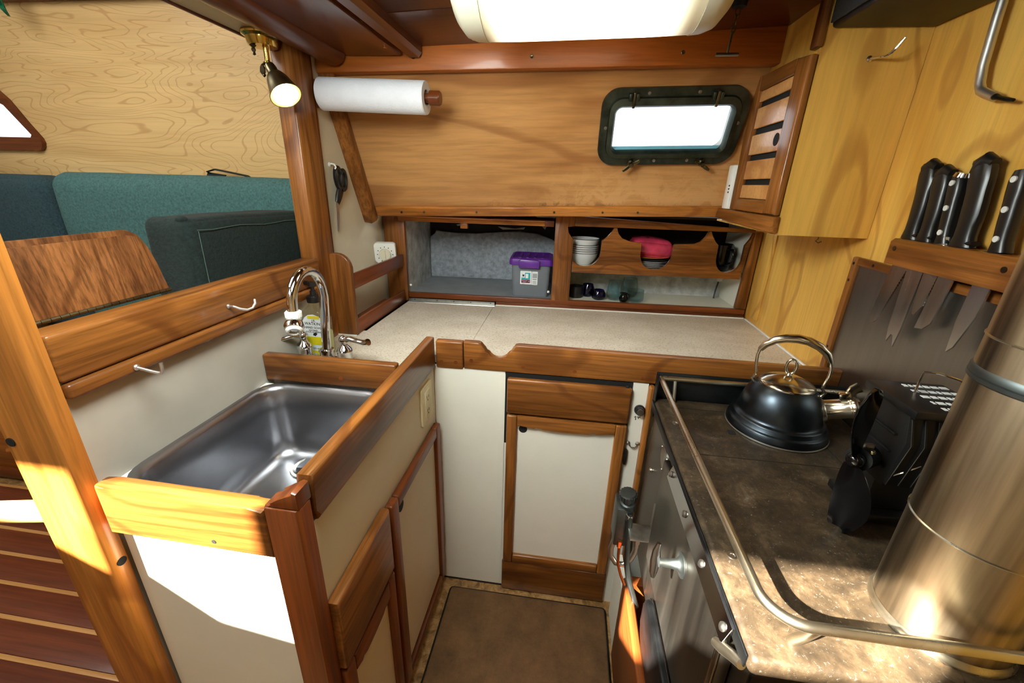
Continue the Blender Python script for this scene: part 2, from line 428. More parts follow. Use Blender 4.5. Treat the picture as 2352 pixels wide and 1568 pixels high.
def frame(o, x, y, z):
    x, y, z = Vector(x).normalized(), Vector(y).normalized(), Vector(z).normalized()
    return Matrix(((x.x, y.x, z.x, o[0]), (x.y, y.y, z.y, o[1]), (x.z, y.z, z.z, o[2]), (0, 0, 0, 1)))
B = lambda *a, **k: MB().box(*a, **k)
def thin_glass(name, tint):
    m = MATS[name]; n, l = m.node_tree.nodes, m.node_tree.links
    out = n['Material Output']; n.remove(n['Principled BSDF'])
    t = n.new('ShaderNodeBsdfTransparent'); t.inputs[0].default_value = tint
    g = n.new('ShaderNodeBsdfGlossy'); g.inputs['Roughness'].default_value = .02
    lw = n.new('ShaderNodeLayerWeight'); lw.inputs['Blend'].default_value = .12
    mx = n.new('ShaderNodeMixShader'); l.new(lw.outputs['Facing'], mx.inputs[0]); l.new(t.outputs[0], mx.inputs[1]); l.new(g.outputs[0], mx.inputs[2])
    l.new(mx.outputs[0], out.inputs['Surface'])
thin_glass('pane_glass', (.97, .99, 1, 1)); thin_glass('tumbler_glass', (.80, .90, .92, 1)); thin_glass('soap_bottle', (.9, .92, .84, 1))

# frames of the two slightly skewed joinery planes: the shelf front under the side deck, and the leaning porthole lining
FR = frame((-.555, 1.378, 0), (.99916, .0410, 0), (-.0410, .99916, 0), (0, 0, 1))
PM = frame((-.61, 1.27, 1.04), (.999, .043, .032), (-.053, .904, .425), (-.010, -.426, .905))

# ================================================================= setting
struct(obj('floor', B(-2.7, .62, -.46, 1.8, -.03, 0), 'vinyl_floor'))
sole = sempty('trim_1', (-1.4, .7, 0))
for i in range(17):
    y = 1.00-.083*i
    if y < -.4: break
    obj('plank', B(-2.69, -.66, y-.0705, y, .0005, .012, .001), 'sole_teak', sole)
    obj('holly_strip', B(-2.69, -.66, y+.0005, y+.0118, .0005, .0115, .0008), 'holly', sole)
# left cabin side, birch ply with an opening for the trapezoid window
win = [(-2.52, 1.215), (-1.975, 1.215), (-1.968, 1.225), (-2.045, 1.34), (-2.075, 1.355), (-2.52, 1.355)]
struct(obj('wall_back', MB().prism([(-2.7, 0), (-.64, 0), (-.64, 1.86), (-2.7, 1.86)], 'y', 1.45, 1.475, holes=[win]), 'birch_ply'))
w2 = sempty('window_2', (-2.2, 1.44, 1.2))
fo = [(-2.56, 1.178), (-1.985, 1.184)]+[(-1.965+.03*math.sin(a), 1.212-.03*math.cos(a)) for a in (0, .5, 1.0, 1.5, 2.0)]+[(-1.975, 1.275), (-2.025, 1.35), (-2.055, 1.378), (-2.09, 1.39), (-2.56, 1.39)]
obj('window_frame', MB().prism(fo, 'y', 1.435, 1.4495, holes=[[(p[0]*.9925-.0155, (p[1]-1.285)*.83+1.285) for p in win]]), 'mahog_X', w2)
obj('pane', B(-2.52, -1.96, 1.458, 1.461, 1.21, 1.36), 'pane_glass', w2)
obj('sill_strip', B(-2.5, -1.985, 1.4505, 1.457, 1.216, 1.226), 'label_navy', w2)
struct(obj('wall_left', B(-2.72, -2.7, -.48, 1.475, 0, 1.9), 'cream_paint'))
struct(obj('trim_2', B(-2.7, -.69, 1.40, 1.4495, 1.632, 1.70, .006), 'mahog_X'))
struct(obj('trim_3', B(-2.7, .62, -.45, 1.476, 1.861, 1.88), 'cream_paint'))
# rear bulkhead behind the viewer with companionway openings shaped to throw the sun patches
hole = [(-1.86, 1.58), (-1.343, 1.58), (-1.343, 1.300), (-1.349, 1.301), (-1.479, 1.323), (-1.57, 1.395), (-1.692, 1.464), (-1.86, 1.49)]
hole2 = [(-1.215, 1.58), (-.54, 1.58), (-.54, 1.435), (-.86, 1.41), (-.98, 1.29), (-1.215, 1.30)]
gap = [(-1.735, 1.335), (-1.655, 1.215), (-1.735, 1.212)]
struct(obj('wall_rear', MB().prism([(-2.7, 0), (.615, 0), (.615, 1.9), (-2.7, 1.9)], 'y', -.462, -.45, holes=[hole, hole2, gap]), 'cream_paint'))
struct(obj('wall_right', B(.60, .62, -.449, 1.80, 0, 1.62), 'yellow_ply'))
struct(obj('wall_hull', B(-.65, .62, 1.80, 1.82, -.03, 1.04), 'dark_hull'))
struct(obj('trim_14', B(-.65, .62, 1.50, 1.82, 1.04, 1.05), 'dark_hull'))
struct(obj('trim_4', B(.5955, .5998, 1.335, 1.405, .74, 1.0, .001), 'yellow_ply'))
# bulkhead between galley and cabin (cream side), its white lower part, header
struct(obj('wall_partition', B(-.65, -.63, .955, 1.80, 0, 1.384), 'cream_paint'))
struct(obj('wall_half', B(-.625, -.61, .3795, .947, .0, .858), 'partition_white'))
hd = MB().box(-.685, -.60, .12, 1.44, 1.386, 1.86, .003)
struct(obj('trim_5', hd, 'cream_paint'))
struct(obj('trim_6', B(-.692, -.6855, .12, 1.44, 1.383, 1.40, .002), 'mahog_Y'))
# posts of the opening
mp = sempty('trim_7', (-.62, .99, 0))
obj('post_board', B(-.648, -.605, .948, 1.028, 0, 1.385, .006, 3), 'teak_Z', mp)
obj('post_moulding', MB().box(-.6295, -.612, 1.0285, 1.046, 0, 1.384, .005, 3), 'mahog_Z', mp)
np_ = sempty('trim_8', (-.63, .38, 0))
obj('post_board', MB().prism([(-.685, .379), (-.685, .361), (-.680, .356)]+[(-.614+.013*math.sin(a), .369-.013*math.cos(a)) for a in [i*PI/2/6 for i in range(7)]]+[(-.601, .379)], 'z', 0, 1.384), 'honey_Z', np_)
obj('bung', MB().cyl((-.604, .371, .598), (-.6005, .371, .598), .0065, seg=14), 'hole_black', np_)
obj('bung', MB().cyl((-.672, .357, .80), (-.672, .3545, .80), .006, seg=14), 'hole_black', np_)
# capping board along the half bulkhead
cap = sempty('trim_9', (-.62, .67, .855))
obj('cap_board', B(-.642, -.599, .3795, .947, .874, .937, .005, 3), 'teak_Y', cap)
obj('cap_lip', B(-.6095, -.593, .3795, .947, .853, .8735, .005, 3), 'teak_Y', cap)
# ceiling
ceil = sempty('ceiling', (0, .3, 1.43))
CM = Matrix.Translation((-.43, 0, 1.404)) @ Matrix.Rotation(-math.atan(.048), 4, 'Y')
ys = [1.125, .896, .690, .484, .278, .072, -.134, -.34, -.449]
for a, b_ in zip(ys, ys[1:]):
    obj('plank', B(.02, 1.05, b_+.001, a-.001, 0, .016, .003), 'ceiling_wood', ceil, CM)
obj('deck_backing', B(.0, 1.06, -.449, 1.5, .0165, .03), 'dark_hull', ceil, CM)
bb = sempty('trim_10', (-.48, .3, 1.386))
obj('beam_box', B(-.545, -.412, .12, 1.083, 1.386, 1.62, .004), 'dark_wood_Y', bb)
obj('beam_moulding', MB().prism([(-.545, 1.40)]+[(-.572+.029*math.cos(a), 1.392-.029*math.sin(a)) for a in [i*PI/10 for i in range(11)]]+[(-.601, 1.42), (-.545, 1.42)], 'y', .12, 1.075, .006), 'mahog_Y', bb)
obj('bung', MB().cyl((-.425, 1.02, 1.387), (-.425, 1.02, 1.3845), .004, seg=12), 'honey_X', bb)
struct(obj('trim_11', MB().prism([(-.400, 1.43), (-.400, 1.392), (-.393, 1.383), (-.372, 1.383), (-.365, 1.392), (-.365, 1.43)], 'y', .12, 1.088, .003), 'mahog_Y'))
bm_ = sempty('trim_12', (-.1, 1.12, 1.36))
FB = frame((-.628, 1.084, 0), (.99916, .0410, 0), (-.0410, .99916, 0), (0, 0, 1))
obj('deck_beam', MB().prism([(0, 1.353), (1.062, 1.379), (1.062, 1.452), (0, 1.402)], 'y', 0, .03, .003), 'beam_fir', bm_, FB)
for x, z in ((.24, 1.386), (.514, 1.389), (.845, 1.398)):
    obj('screw', MB().lathe([(.0042, 0), (.0042, .0012), (.003, .002), (0, .0012)], (x, .001, z), (0, -1, 0), 12), 'brass_old', bm_, FB)
# porthole lining, leaning in over the counter
op = rr2(.688, .994, .148, .288, .03)
struct(obj('wall_lining', MB().prism([(-.016, -.01), (1.075, -.01), (1.075, .36), (-.016, .36)], 'y', 0, .012, holes=[op]), 'panel_ply', M=PM))
lt = sempty('trim_13', (-.1, 1.28, 1.03))
obj('bottom_batten', B(.02, 1.075, -.014, -.0005, -.024, .006, .004, 3), 'honey_X', lt, PM)
for x in (.10, .17, .33, .56, .70, .80):
    obj('screw', MB().cyl((x, -.0143, -.009), (x, -.0158, -.009), .0035, seg=10), 'brass_old', lt, PM)
sb = [(-.022, -.038), (.0, -.043), (.017, -.034), (.018, .36), (-.022, .36)]
obj('side_batten', MB().prism(sb, 'y', -.026, -.0005, .004), 'teak_Z', lt, PM)
# porthole
pw = sempty('window_1', (.23, 1.21, 1.18))
obj('flange', MB().prism(rr2(.668, 1.012, .128, .308, .042, 8), 'y', -.013, -.001, holes=[rr2(.692, .990, .152, .284, .028, 8)]), 'bronze_green', pw, PM)
def ring(x0, x1, z0, z1, r, y): return [(p[0], y, p[1]) for p in rr2(x0, x1, z0, z1, r, 8)]
obj('sash', MB().loft([ring(.686, .996, .146, .290, .03, -.013), ring(.688, .994, .148, .288, .03, -.021), ring(.699, .983, .159, .273, .02, -.023), ring(.7035, .9785, .1635, .2665, .016, -.012), ring(.7035, .9785, .1635, .2665, .016, .0)], False, False), 'bronze_green', pw, PM)
obj('spigot', MB().loft([ring(.689, .993, .149, .287, .028, .0), ring(.689, .993, .149, .287, .028, .05), ring(.6895, .9925, .1495, .2865, .028, .05), ring(.6895, .9925, .1495, .2865, .028, .0)], False, False), 'white_plastic', pw, PM)
obj('glass', B(.690, .992, .001, .005, .150, .286), 'pane_glass', pw, PM)
obj('bevel_reflection', MB().box(.705, .975, -.004, .0005, .1645, .171), 'reflection_blue', pw, PM)  # pale blue strip painting the reflection in the glass bevel
for x in (.741, .932):
    h = obj('hinge', MB().box(x-.013, x-.004, -.026, -.013, .283, .300, .003).box(x+.004, x+.013, -.026, -.013, .283, .300, .003), 'bronze_green', pw, PM)
    obj('hinge_arm', MB().box(x-.0035, x+.0035, -.027, -.012, .268, .302, .002), 'brass_old', h, PM)
for x, a in ((.757, 35), (.937, -30)):
    c = (x, -.024, .131); u = Vector((math.cos(math.radians(a)), 0, math.sin(math.radians(a))))
    nut = obj('wing_nut', MB().lathe([(.009, 0), (.009, .008), (.006, .012), (.0055, .022), (0, .023)], (x, -.012, .134), (0, -1, 0), 16), 'brass_old', pw, PM)
    k = MB()
    for s_ in (1, -1): k.sweep([Vector(c)+u*(s_*.004), Vector(c)+u*(s_*.014)+Vector((0, -.003, 0)), Vector(c)+u*(s_*.024)+Vector((0, -.004, 0))], [.004, .0045, .003], [.0018]*3, up=(0, 1, 0), seg=8)
    obj('wing', k, 'brass_old', nut, PM)
for x, z in ((.776, .297), (.891, .298), (.682, .221), (.998, .228), (.816, .139), (.900, .139)):
    obj('screw', MB().lathe([(.0042, 0), (.004, .0015), (.002, .0018), (.0017, .001), (0, .001)], (x, -.0132, z), (0, -1, 0), 12), 'steel_brushed', pw, PM)
# ================================================================= counter
ct = thing('countertop', 'speckled beige laminate countertop in an L with raised wooden edge boards', 'countertop', (0, 1.1, .70))
def yb(x): return 1.378+.041*(x+.555)
obj('counter_slab', MB().prism([(-.2365, .917), (.599, .917), (.599, yb(.6)-.001), (-.2415, yb(-.2415)-.001)], 'z', .70, .72), 'counter_laminate', ct)
obj('counter_slab', MB().prism([(-.609, .738), (-.322, .738), (-.322, .917), (-.238, .917), (-.238, 1.035), (-.318, 1.0385), (-.326, 1.043), (-.550, 1.048), (-.609, 1.048)], 'z', .70, .72), 'counter_laminate', ct)
lid = obj('locker_lid', MB().prism([(-.5475, 1.0505), (-.325, 1.0455), (-.3165, 1.041), (-.2385, 1.0375), (-.243, yb(-.243)-.016), (-.5475, yb(-.5475)-.016)], 'z', .70, .7198), 'counter_laminate', ct)
ct_h = obj('piano_hinge', MB().box(.008, .316, -.0155, -.001, .7185, .7212).cyl((.008, -.0165, .7205), (.316, -.0165, .7205), .0022, seg=8), 'steel_brushed', ct, FR)
obj('hinge_leaf', B(.008, .314, -.0022, -.0006, .7215, .731), 'steel_brushed', ct, FR)
for x in (.03, .11, .17, .23, .30):
    obj('hinge_screw', MB().cyl((x, -.0022, .7265), (x, -.0032, .7265), .0022, seg=8), 'gear_grey', ct, FR)
obj('counter_backing', MB().prism([(-.609, .738), (-.322, .738), (-.322, .917), (.599, .917), (.599, 1.37), (-.609, 1.37)], 'z', .6925, .6995), 'hole_black', ct)
obj('caulk_line', B(.318, 1.150, -.0045, -.0005, .7202, .7232), 'caulk', ct, FR)
obj('caulk_line', MB().box(.594, .5985, .90, 1.415, .7202, .7235), 'caulk', ct)
obj('caulk_line', B(-.608, -.552, 1.0005, 1.0045, .7202, .7225), 'caulk', ct)
# edge boards (fiddles)
fid = [(-.2285, .699), (.235, .702), (.555, .704), (.597, .704), (.597, .767), (.2, .767), (-.098, .769), (-.106, .767), (-.116, .752)]
fid += [(-.146+.03*math.cos(a), .757-.03*math.sin(a)) for a in [PI*(.08+.84*i/10) for i in range(11)]]
fid += [(-.178, .753), (-.188, .766), (-.194, .768), (-.2285, .768)]
fr_ = obj('edge_board', MB().prism(fid, 'y', .896, .9165, .0035, 3), 'teak_X', ct)
for x, z in ((-.21, .722), (-.085, .717), (.035, .716), (.19, .712), (.30, .715)):
    obj('plug', MB().cyl((x, .8962, z), (x, .8954, z), .0048, seg=14), 'mahog_X', fr_)
f2 = obj('edge_board', B(-.2975, -.2305, .896, .9165, .696, .766, .004, 3), 'teak_X', ct)
for x in (-.283, -.248):
    obj('plug', MB().cyl((x, .8962, .714), (x, .8954, .714), .0048, seg=14), 'mahog_X', f2)
f3 = obj('edge_board', MB().prism([(.394, .770), (.897, .775), (.897, .698), (.396, .698), (.393, .715), (.392, .76)], 'x', -.321, -.2985, .005, 3), 'teak_Y', ct)
f4 = obj('edge_board', B(-.609, -.3215, .717, .7375, .7195, .777, .004, 3), 'teak_X', ct)
for x in (-.44, -.35):
    obj('plug', MB().cyl((x, .7172, .738), (x, .7164, .738), .0048, seg=14), 'mahog_X', f4)

# ================================================================= sink cabinet
sc = thing('sink_cabinet', 'white sink cabinet with wood framed doors and a drawer facing the aisle', 'cabinet', (-.45, .63, 0))
obj('end_panel', B(-.586, -.347, .3805, .392, 0, .664), 'white_formica', sc)
obj('face_panel', B(-.322, -.305, .386, .8995, .0, .697), 'cream_formica', sc)
obj('corner_post', MB().prism([(-.3465, .392), (-.3465, .364), (-.344, .3605), (-.303, .3605), (-.2985, .365), (-.2985, .384), (-.305, .392)], 'z', 0, .742, .0025, 2), 'mahog_Z', sc)
obj('post_cap', MB().prism([(-.3462, .7422), (-.335, .7455), (-.322, .757), (-.306, .768), (-.300, .766), (-.2995, .7422)], 'y', .362, .3905, .003), 'mahog_Z', sc)
eb = obj('end_board', MB().prism([(-.588, .660), (-.3472, .656), (-.3472, .7355), (-.37, .7345), (-.57, .7375), (-.588, .738)], 'y', .3625, .386, .005, 3), 'teak_X', sc)
obj('plug', MB().cyl((-.43, .3628, .672), (-.43, .362, .672), .003, seg=10), 'hole_black', eb)
obj('back_panel', B(-.609, -.595, .40, .73, 0, .70), 'white_formica', sc)
obj('recess_panel', B(-.595, -.586, .3805, .40, 0, .664), 'white_formica', sc)
def door_frame(mk, parent, hole_at, Mx, W, H, st, top=None, bot=None, finger=False):
    # built upright in local x (0..W), z (0..H), front at y = -t
    t = .016; top = top or st; bot = bot or st
    obj('stile', B(0, st, -t, 0, 0, H, .004, 3), mk+'Z', parent, Mx)
    obj('stile', B(W-st, W, -t, 0, 0, H, .004, 3), mk+'Z', parent, Mx)
    if finger:
        pr = [(st, H), (W-st, H), (W-st, H-top)]+[(W*.5+W*.26*math.cos(a), H-top-.006*math.sin(a)) for a in [i*PI/8 for i in range(9)]]+[(st, H-top)]
        obj('rail', MB().prism(pr, 'y', -t, 0, .003, 2), mk+'H', parent, Mx)
    else:
        obj('rail', B(st, W-st, -t, 0, H-top, H, .004, 3), mk+'H', parent, Mx)
    obj('rail', B(st, W-st, -t, 0, 0, bot, .004, 3), mk+'H', parent, Mx)
def AX(o): return frame(o, (0, 1, 0), (-1, 0, 0), (0, 0, 1))     # local x -> +Y, outward (-y) -> +X
for k in ('teak_', 'mahog_', 'honey_'):
    MATS[k+'H'] = MATS[k+'X']
MATS['mahog_H'] = MATS['mahog_Y']; MATS['teakside_Z'] = MATS['teak_Z']; MATS['teakside_H'] = MATS['teak_Y']
MATS['mahogside_Z'] = MATS['mahog_Z']; MATS['mahogside_H'] = MATS['mahog_Y']
dA = AX((-.3045, .583, .036))
d = obj('door', B(.026, .276, -.007, 0, .03, .48), 'cream_formica', sc, dA)
door_frame('mahogside_', d, None, dA, .302, .514, .030, .026, .024)
obj('finger_hole', MB().cyl((.056, -.0068, .468), (.056, -.0078, .468), .0125, seg=20), 'hole_black', d, dA)
for z in (.40, .09):
    obj('hinge', B(.3025, .306, -.010, -.001, z, z+.05, .001), 'brass_old', d, dA)
dr = obj('drawer', MB().prism([(.3855, .418), (.3855, .556), (.568, .562), (.568, .420)], 'x', -.3045, -.286, .005, 3), 'teak_Y', sc)
dB = AX((-.3045, .386, .03))
d = obj('door', B(.02, .18, -.007, 0, .03, .35), 'cream_formica', sc, dB)
door_frame('mahogside_', d, None, dB, .184, .378, .026, .036, .03, finger=True)

# ================================================================= sink
sk = thing('sink', 'stainless steel sink basin set in the counter beside the aisle', 'sink', (-.46, .56, .56))
cx, cy, hx, hy = -.472, .556, .128, .157
obj('rim_board', MB().prism([(-.6095, .392), (-.322, .392), (-.322, .7165), (-.6095, .7165)], 'z', .700, .7125, holes=[[(p[0], p[1]) for p in rrect(cx, cy, hx+.004, hy+.004, .045, 0)]]), 'caulk', sk)
L = [rrect(cx, cy, hx+.009, hy+.009, .05, .7128), rrect(cx, cy, hx+.008, hy+.008, .05, .7155), rrect(cx, cy, hx, hy, .044, .7140), rrect(cx, cy, hx-.005, hy-.005, .042, .705),
     rrect(cx, cy, hx-.010, hy-.010, .042, .66), rrect(cx, cy, hx-.014, hy-.014, .042, .60), rrect(cx, cy, hx-.019, hy-.019, .042, .578), rrect(cx, cy, hx-.028, hy-.028, .04, .565), rrect(cx, cy, hx-.042, hy-.042, .035, .5605), rrect(cx, cy, .05, .05, .03, .558)]
obj('basin', MB().loft(L, False, True), 'steel_sink', sk, smooth=60)
dn = obj('drain', MB().lathe([(.037, 0), (.036, .0035), (.031, .004), (.026, .001), (.0255, .0006)], (-.497, .655, .5585), seg=32, cap0=False, cap1=False), 'steel_brushed', sk)
obj('strainer', MB().lathe([(.0258, .0), (.0255, .0012), (0, .0012)], (-.497, .655, .5585), seg=28), 'black_plastic', dn)
obj('strainer_post', MB().lathe([(.005, 0), (.005, .004), (.003, .006), (0, .006)], (-.497, .655, .5597), seg=14), 'steel_brushed', dn)

# ================================================================= galley cabinet (facing the viewer)
gc = thing('galley_cabinet', 'white galley cabinet with teak drawer, framed door and plinth facing the aisle', 'cabinet', (-.04, .91, 0))
obj('face_panel', B(-.3045, -.128, .9, .912, .0, .6985), 'white_formica', gc)
obj('panel_edge', B(-.142, -.127, .8985, .8999, .02, .69), 'white_formica', gc)
obj('carcass', B(-.128, .35, .9005, .93, 0, .692), 'white_formica', gc)
obj('drawer', B(-.121, .169, .884, .9, .5945, .688, .005, 3), 'teak_X', gc)
obj('drawer_pull_screw', MB().ball((.158, .893, .689), .004), 'hole_black', gc)
gA = Matrix.Translation((-.120, .9, .113))
d = obj('door', B(.02, .27, -.006, 0, .02, .46), 'white_formica', gc, gA)
door_frame('teak_', d, None, gA, .289, .476, .026, .027, .028, finger=True)
obj('finger_hole', MB().cyl((.041, -.0058, .436), (.041, -.0068, .436), .0105, seg=20), 'hole_black', d, gA)
obj('plinth', B(-.123, .171, .888, .9, .003, .110, .004, 3), 'teak_X', gc)
obj('drawer_gap_shade', B(-.127, .1715, .8995, .9004, .5, .6985), 'hole_black', gc)  # black sheet painting the shade in the gap above the drawer
obj('filler_strip', B(.1715, .2055, .8965, .9, .0, .699), 'white_formica', gc)
obj('corner_strip', B(.206, .2195, .884, .912, .0, .696, .004, 3), 'teak_Z', gc)
obj('toe_trim', B(-.3, -.124, .899, .9002, .0005, .006), 'black_matte', gc)
kb = thing('heater_knob', 'black control knob with silver face on narrow white strip', 'knob', (.193, .893, .63))
obj('knob_base', MB().lathe([(.0125, 0), (.0125, .004), (.0105, .005), (.0095, .014), (.0085, .0145)], (.193, .8963, .632), (0, -1, 0), 24), 'black_plastic', kb)
obj('knob_cap', MB().lathe([(.0082, 0), (.0078, .0012), (0, .0014)], (.193, .8817, .632), (0, -1, 0), 24), 'steel_brushed', kb)
mk_ = MB()
for a in [((.186, .613), (.1865, .609)), ((.184, .611), (.189, .611)), ((.187, .607), (.188, .604)), ((.191, .612), (.197, .6115)), ((.1965, .613), (.197, .610)), ((.1935, .612), (.193, .607))]:
    mk_.box(min(a[0][0], a[1][0])-.0006, max(a[0][0], a[1][0])+.0006, .8961, .8965, min(a[0][1], a[1][1])-.0006, max(a[0][1], a[1][1])+.0006)
obj('pen_marks', mk_, 'ink', kb)
lk = thing('door_hook', 'small bright metal hook and eye on narrow white strip', 'hook', (.19, .893, .535))
obj('hook_bar', MB().sweep([(.178, .8945, .538), (.182, .892, .534), (.186, .8915, .529), (.194, .8915, .529), (.198, .8925, .533), (.2, .894, .537)], .0016, seg=8), 'chrome', lk)
for x in (.1775, .200):
    obj('eye', MB().lathe([(.005, 0), (.005, .002), (.002, .004), (0, .004)], (x, .8963, .5385), (0, -1, 0), 14), 'steel_brushed', lk)
ch = thing('cabinet_catch', 'slim black catch beside the framed galley door', 'catch', (.176, .893, .505))
obj('catch_body', B(.1722, .1785, .889, .8962, .478, .522, .002), 'black_plastic', ch)
obj('catch_tab', B(.1735, .177, .8865, .889, .495, .505, .0008), 'black_plastic', ch)
ol = thing('outlet_plate', 'ivory wall outlet plate on side of white sink cabinet', 'outlet', (-.304, .83, .59))
oM = AX((-.3047, .795, .588))
obj('cover_plate', MB().prism(rr2(0, .070, 0, .094, .004), 'y', -.005, 0, .0018), 'ivory_plastic', ol, oM)
obj('receptacle', B(.019, .051, -.0065, -.0048, .014, .080, .001), 'ivory_plastic', ol, oM)
k = MB()
for z in (.030, .064): k.box(.028, .0295, -.0069, -.0064, z-.004, z+.004).box(.038, .0395, -.0069, -.0064, z-.004, z+.003).box(.032, .036, -.0069, -.0064, z-.010, z-.007)
obj('slots', k, 'hole_black', ol, oM)
for z in (.007, .087): obj('screw', MB().cyl((.035, -.005, z), (.035, -.0058, z), .0022, seg=10), 'ivory_plastic', ol, oM)

# ================================================================= shelf front under the side deck
su = thing('shelf_unit', 'wood framed shelf unit behind the counter with three scalloped cutouts', 'shelf', (0, 1.41, .72))
obj('stile', B(-.066, .006, 0, .018, .7205, 1.027, .002), 'teak_Z', su, FR)
obj('stile', MB().prism([(.508, .7215), (.569, .7215), (.569, .957), (.560, .962), (.551, .974), (.546, .995), (.569, .9955), (.569, 1.035), (.508, 1.035)], 'y', 0, .018, .0015), 'teak_Z', su, FR)
obj('stile', MB().prism([(1.117, .752), (1.150, .752), (1.150, 1.0), (1.128, 1.0)], 'y', 0, .018, .002), 'teak_Z', su, FR)
obj('bottom_rail', B(.0065, 1.15, -.0005, .0175, .7325, .7505, .003), 'mahog_X', su, FR)
obj('bottom_rail', B(.318, 1.15, -.0004, .0175, .7205, .7322, .001), 'mahog_X', su, FR)
obj('top_rail', MB().prism([(.5695, .9965), (1.128, .9965), (1.128, 1.006), (.5695, 1.029)], 'y', .001, .017, .002), 'teak_X', su, FR)
c = [(.5705, .847), (1.112, .849), (1.1265, .9958)]
c += [(1.124, .9955), (1.120, .975), (1.112, .962), (1.1065, .957), (1.1065, .915)]+[(1.0665+.04*math.cos(a), .907-.041*math.sin(a)) for a in [i*PI/12 for i in range(13)]]+[(1.0265, .955), (1.012, .966), (1.003, .982), (.998, .9955)]
c += [(.990, .9955), (.985, .978), (.972, .961), (.955, .954), (.894, .953), (.889, .95), (.888, .91)]+[(.838+.05*math.cos(a), .912-.046*math.sin(a)) for a in [i*PI/12 for i in range(13)]]+[(.788, .95), (.783, .953), (.748, .954), (.724, .962), (.710, .977), (.7055, .9955)]
c += [(.695, .9955), (.690, .98), (.678, .966), (.661, .955), (.660, .915)]+[(.611+.049*math.cos(a), .912-.046*math.sin(a)) for a in [i*PI/12 for i in range(10)]]+[(.5708, .886)]
# the board starts right of the middle stile, which is notched with it
obj('cutout_board', MB().prism(c, 'y', .003, .016, .0015), 'teak_X', su, FR)
obj('plate_shelf', B(.570, 1.149, .019, .27, .852, .863), 'white_formica', su, FR)
obj('left_lining', B(-.002, .0015, .0185, .34, .7206, 1.02), 'dirty_white', su, FR)
obj('divider', B(.530, .548, .0185, .34, .7206, 1.02), 'white_formica', su, FR)
obj('right_lining', B(1.135, 1.1495, .0185, .30, .7206, 1.02), 'white_formica', su, FR)
obj('locker_floor', B(.002, .5295, .0185, .34, .735, .7445), 'grey_floorpaint', su, FR)
obj('locker_floor', B(.5485, 1.1345, .0185, .26, .735, .7445), 'white_formica', su, FR)
fo = [(.004, .7448), (.528, .7448), (.528, .90), (.50, .915), (.44, .935), (.37, .942), (.30, .936), (.20, .922), (.12, .925), (.05, .93), (.03, .935), (.025, .915), (.004, .91)]
obj('foam_sheet', MB().prism(fo, 'y', .305, .325, .004), 'foam_sheet', su, FR)
obj('hull_side', B(.0, .530, .327, .34, .7446, 1.03), 'dark_hull', su, FR)
for p in ([(.11, .957), (.15, .965), (.155, .958), (.115, .952)], [(.28, .955), (.35, .950), (.39, .956), (.385, .948), (.30, .944)], [(.43, 1.0), (.46, .985), (.455, .965), (.47, .95), (.478, .968), (.468, .985), (.52, 1.0), (.515, 1.006)]):
    obj('paint_patch', MB().prism(p, 'y', .3262, .327), 'dirty_white', su, FR)
obj('back_lining', MB().prism([(.19, .7446), (.23, .852), (.245, .852), (.205, .7446)], 'x', .5485, 1.1345), 'dirty_white', su, FR)
obj('upper_back', B(.5485, 1.1345, .235, .25, .864, 1.03), 'dark_hull', su, FR)
obj('top_cover', B(-.075, 1.15, .0185, .36, 1.0285, 1.036), 'dark_hull', su, FR)
obj('outer_cover', B(-.075, 1.15, .345, .36, .70, 1.028), 'dark_hull', su, FR)
fd = obj('flap_door', B(-.012, .503, -.012, .16, .9935, 1.0085, .003), 'honey_X', su, FR)
obj('flap_end', B(-.022, -.0115, -.0125, .03, .993, 1.009, .002), 'mahog_X', fd, FR)
obj('flap_end', B(.4735, .5035, -.013, .03, .9930, 1.0092, .002), 'mahog_X', fd, FR)
obj('catch_block', B(.197, .221, -.004, .02, .976, .9932, .002), 'honey_X', fd, FR)
for x in (.006, .502): obj('bumper', MB().ball((x+.004*(1 if x < .1 else -1), .022, .772), .0045), 'white_plastic', su, FR)
pc = thing('drain_hose', 'short pale hose stub by the right side of lower shelf', 'hose', (.54, 1.55, .745))
obj('hose', MB().sweep([(1.118, .17, .845), (1.112, .165, .81), (1.105, .16, .775), (1.10, .15, .748)], .003, seg=8), 'black_plastic', pc, FR)
obj('clamp', MB().box(1.104, 1.122, .155, .17, .808, .82, .003), 'white_plastic', pc, FR)
# condiment rack on the bulkhead
rk = thing('counter_rack', 'wooden counter rack with rounded end board and two rails by bulkhead', 'rack', (-.59, 1.2, .72))
eb_ = [(-.6285, .722), (-.552, .7205), (-.552, .905)]+[(-.590+.038*math.cos(a), .905+.036*math.sin(a)) for a in [PI*i/12 for i in range(1, 12)]]+[(-.6285, .905)]
obj('end_board', MB().prism(eb_, 'y', 1.005, 1.02, .003, 3), 'teak_Z', rk)
obj('upper_rail', B(-.562, -.5535, 1.0205, 1.365, .845, .886, .002), 'mahog_Y', rk)
obj('lower_rail', B(-.562, -.5535, 1.0205, 1.365, .7205, .762, .002), 'mahog_Y', rk)
obj('rack_floor', B(-.629, -.5625, 1.0205, 1.358, .7205, .728), 'mahog_Y', rk)
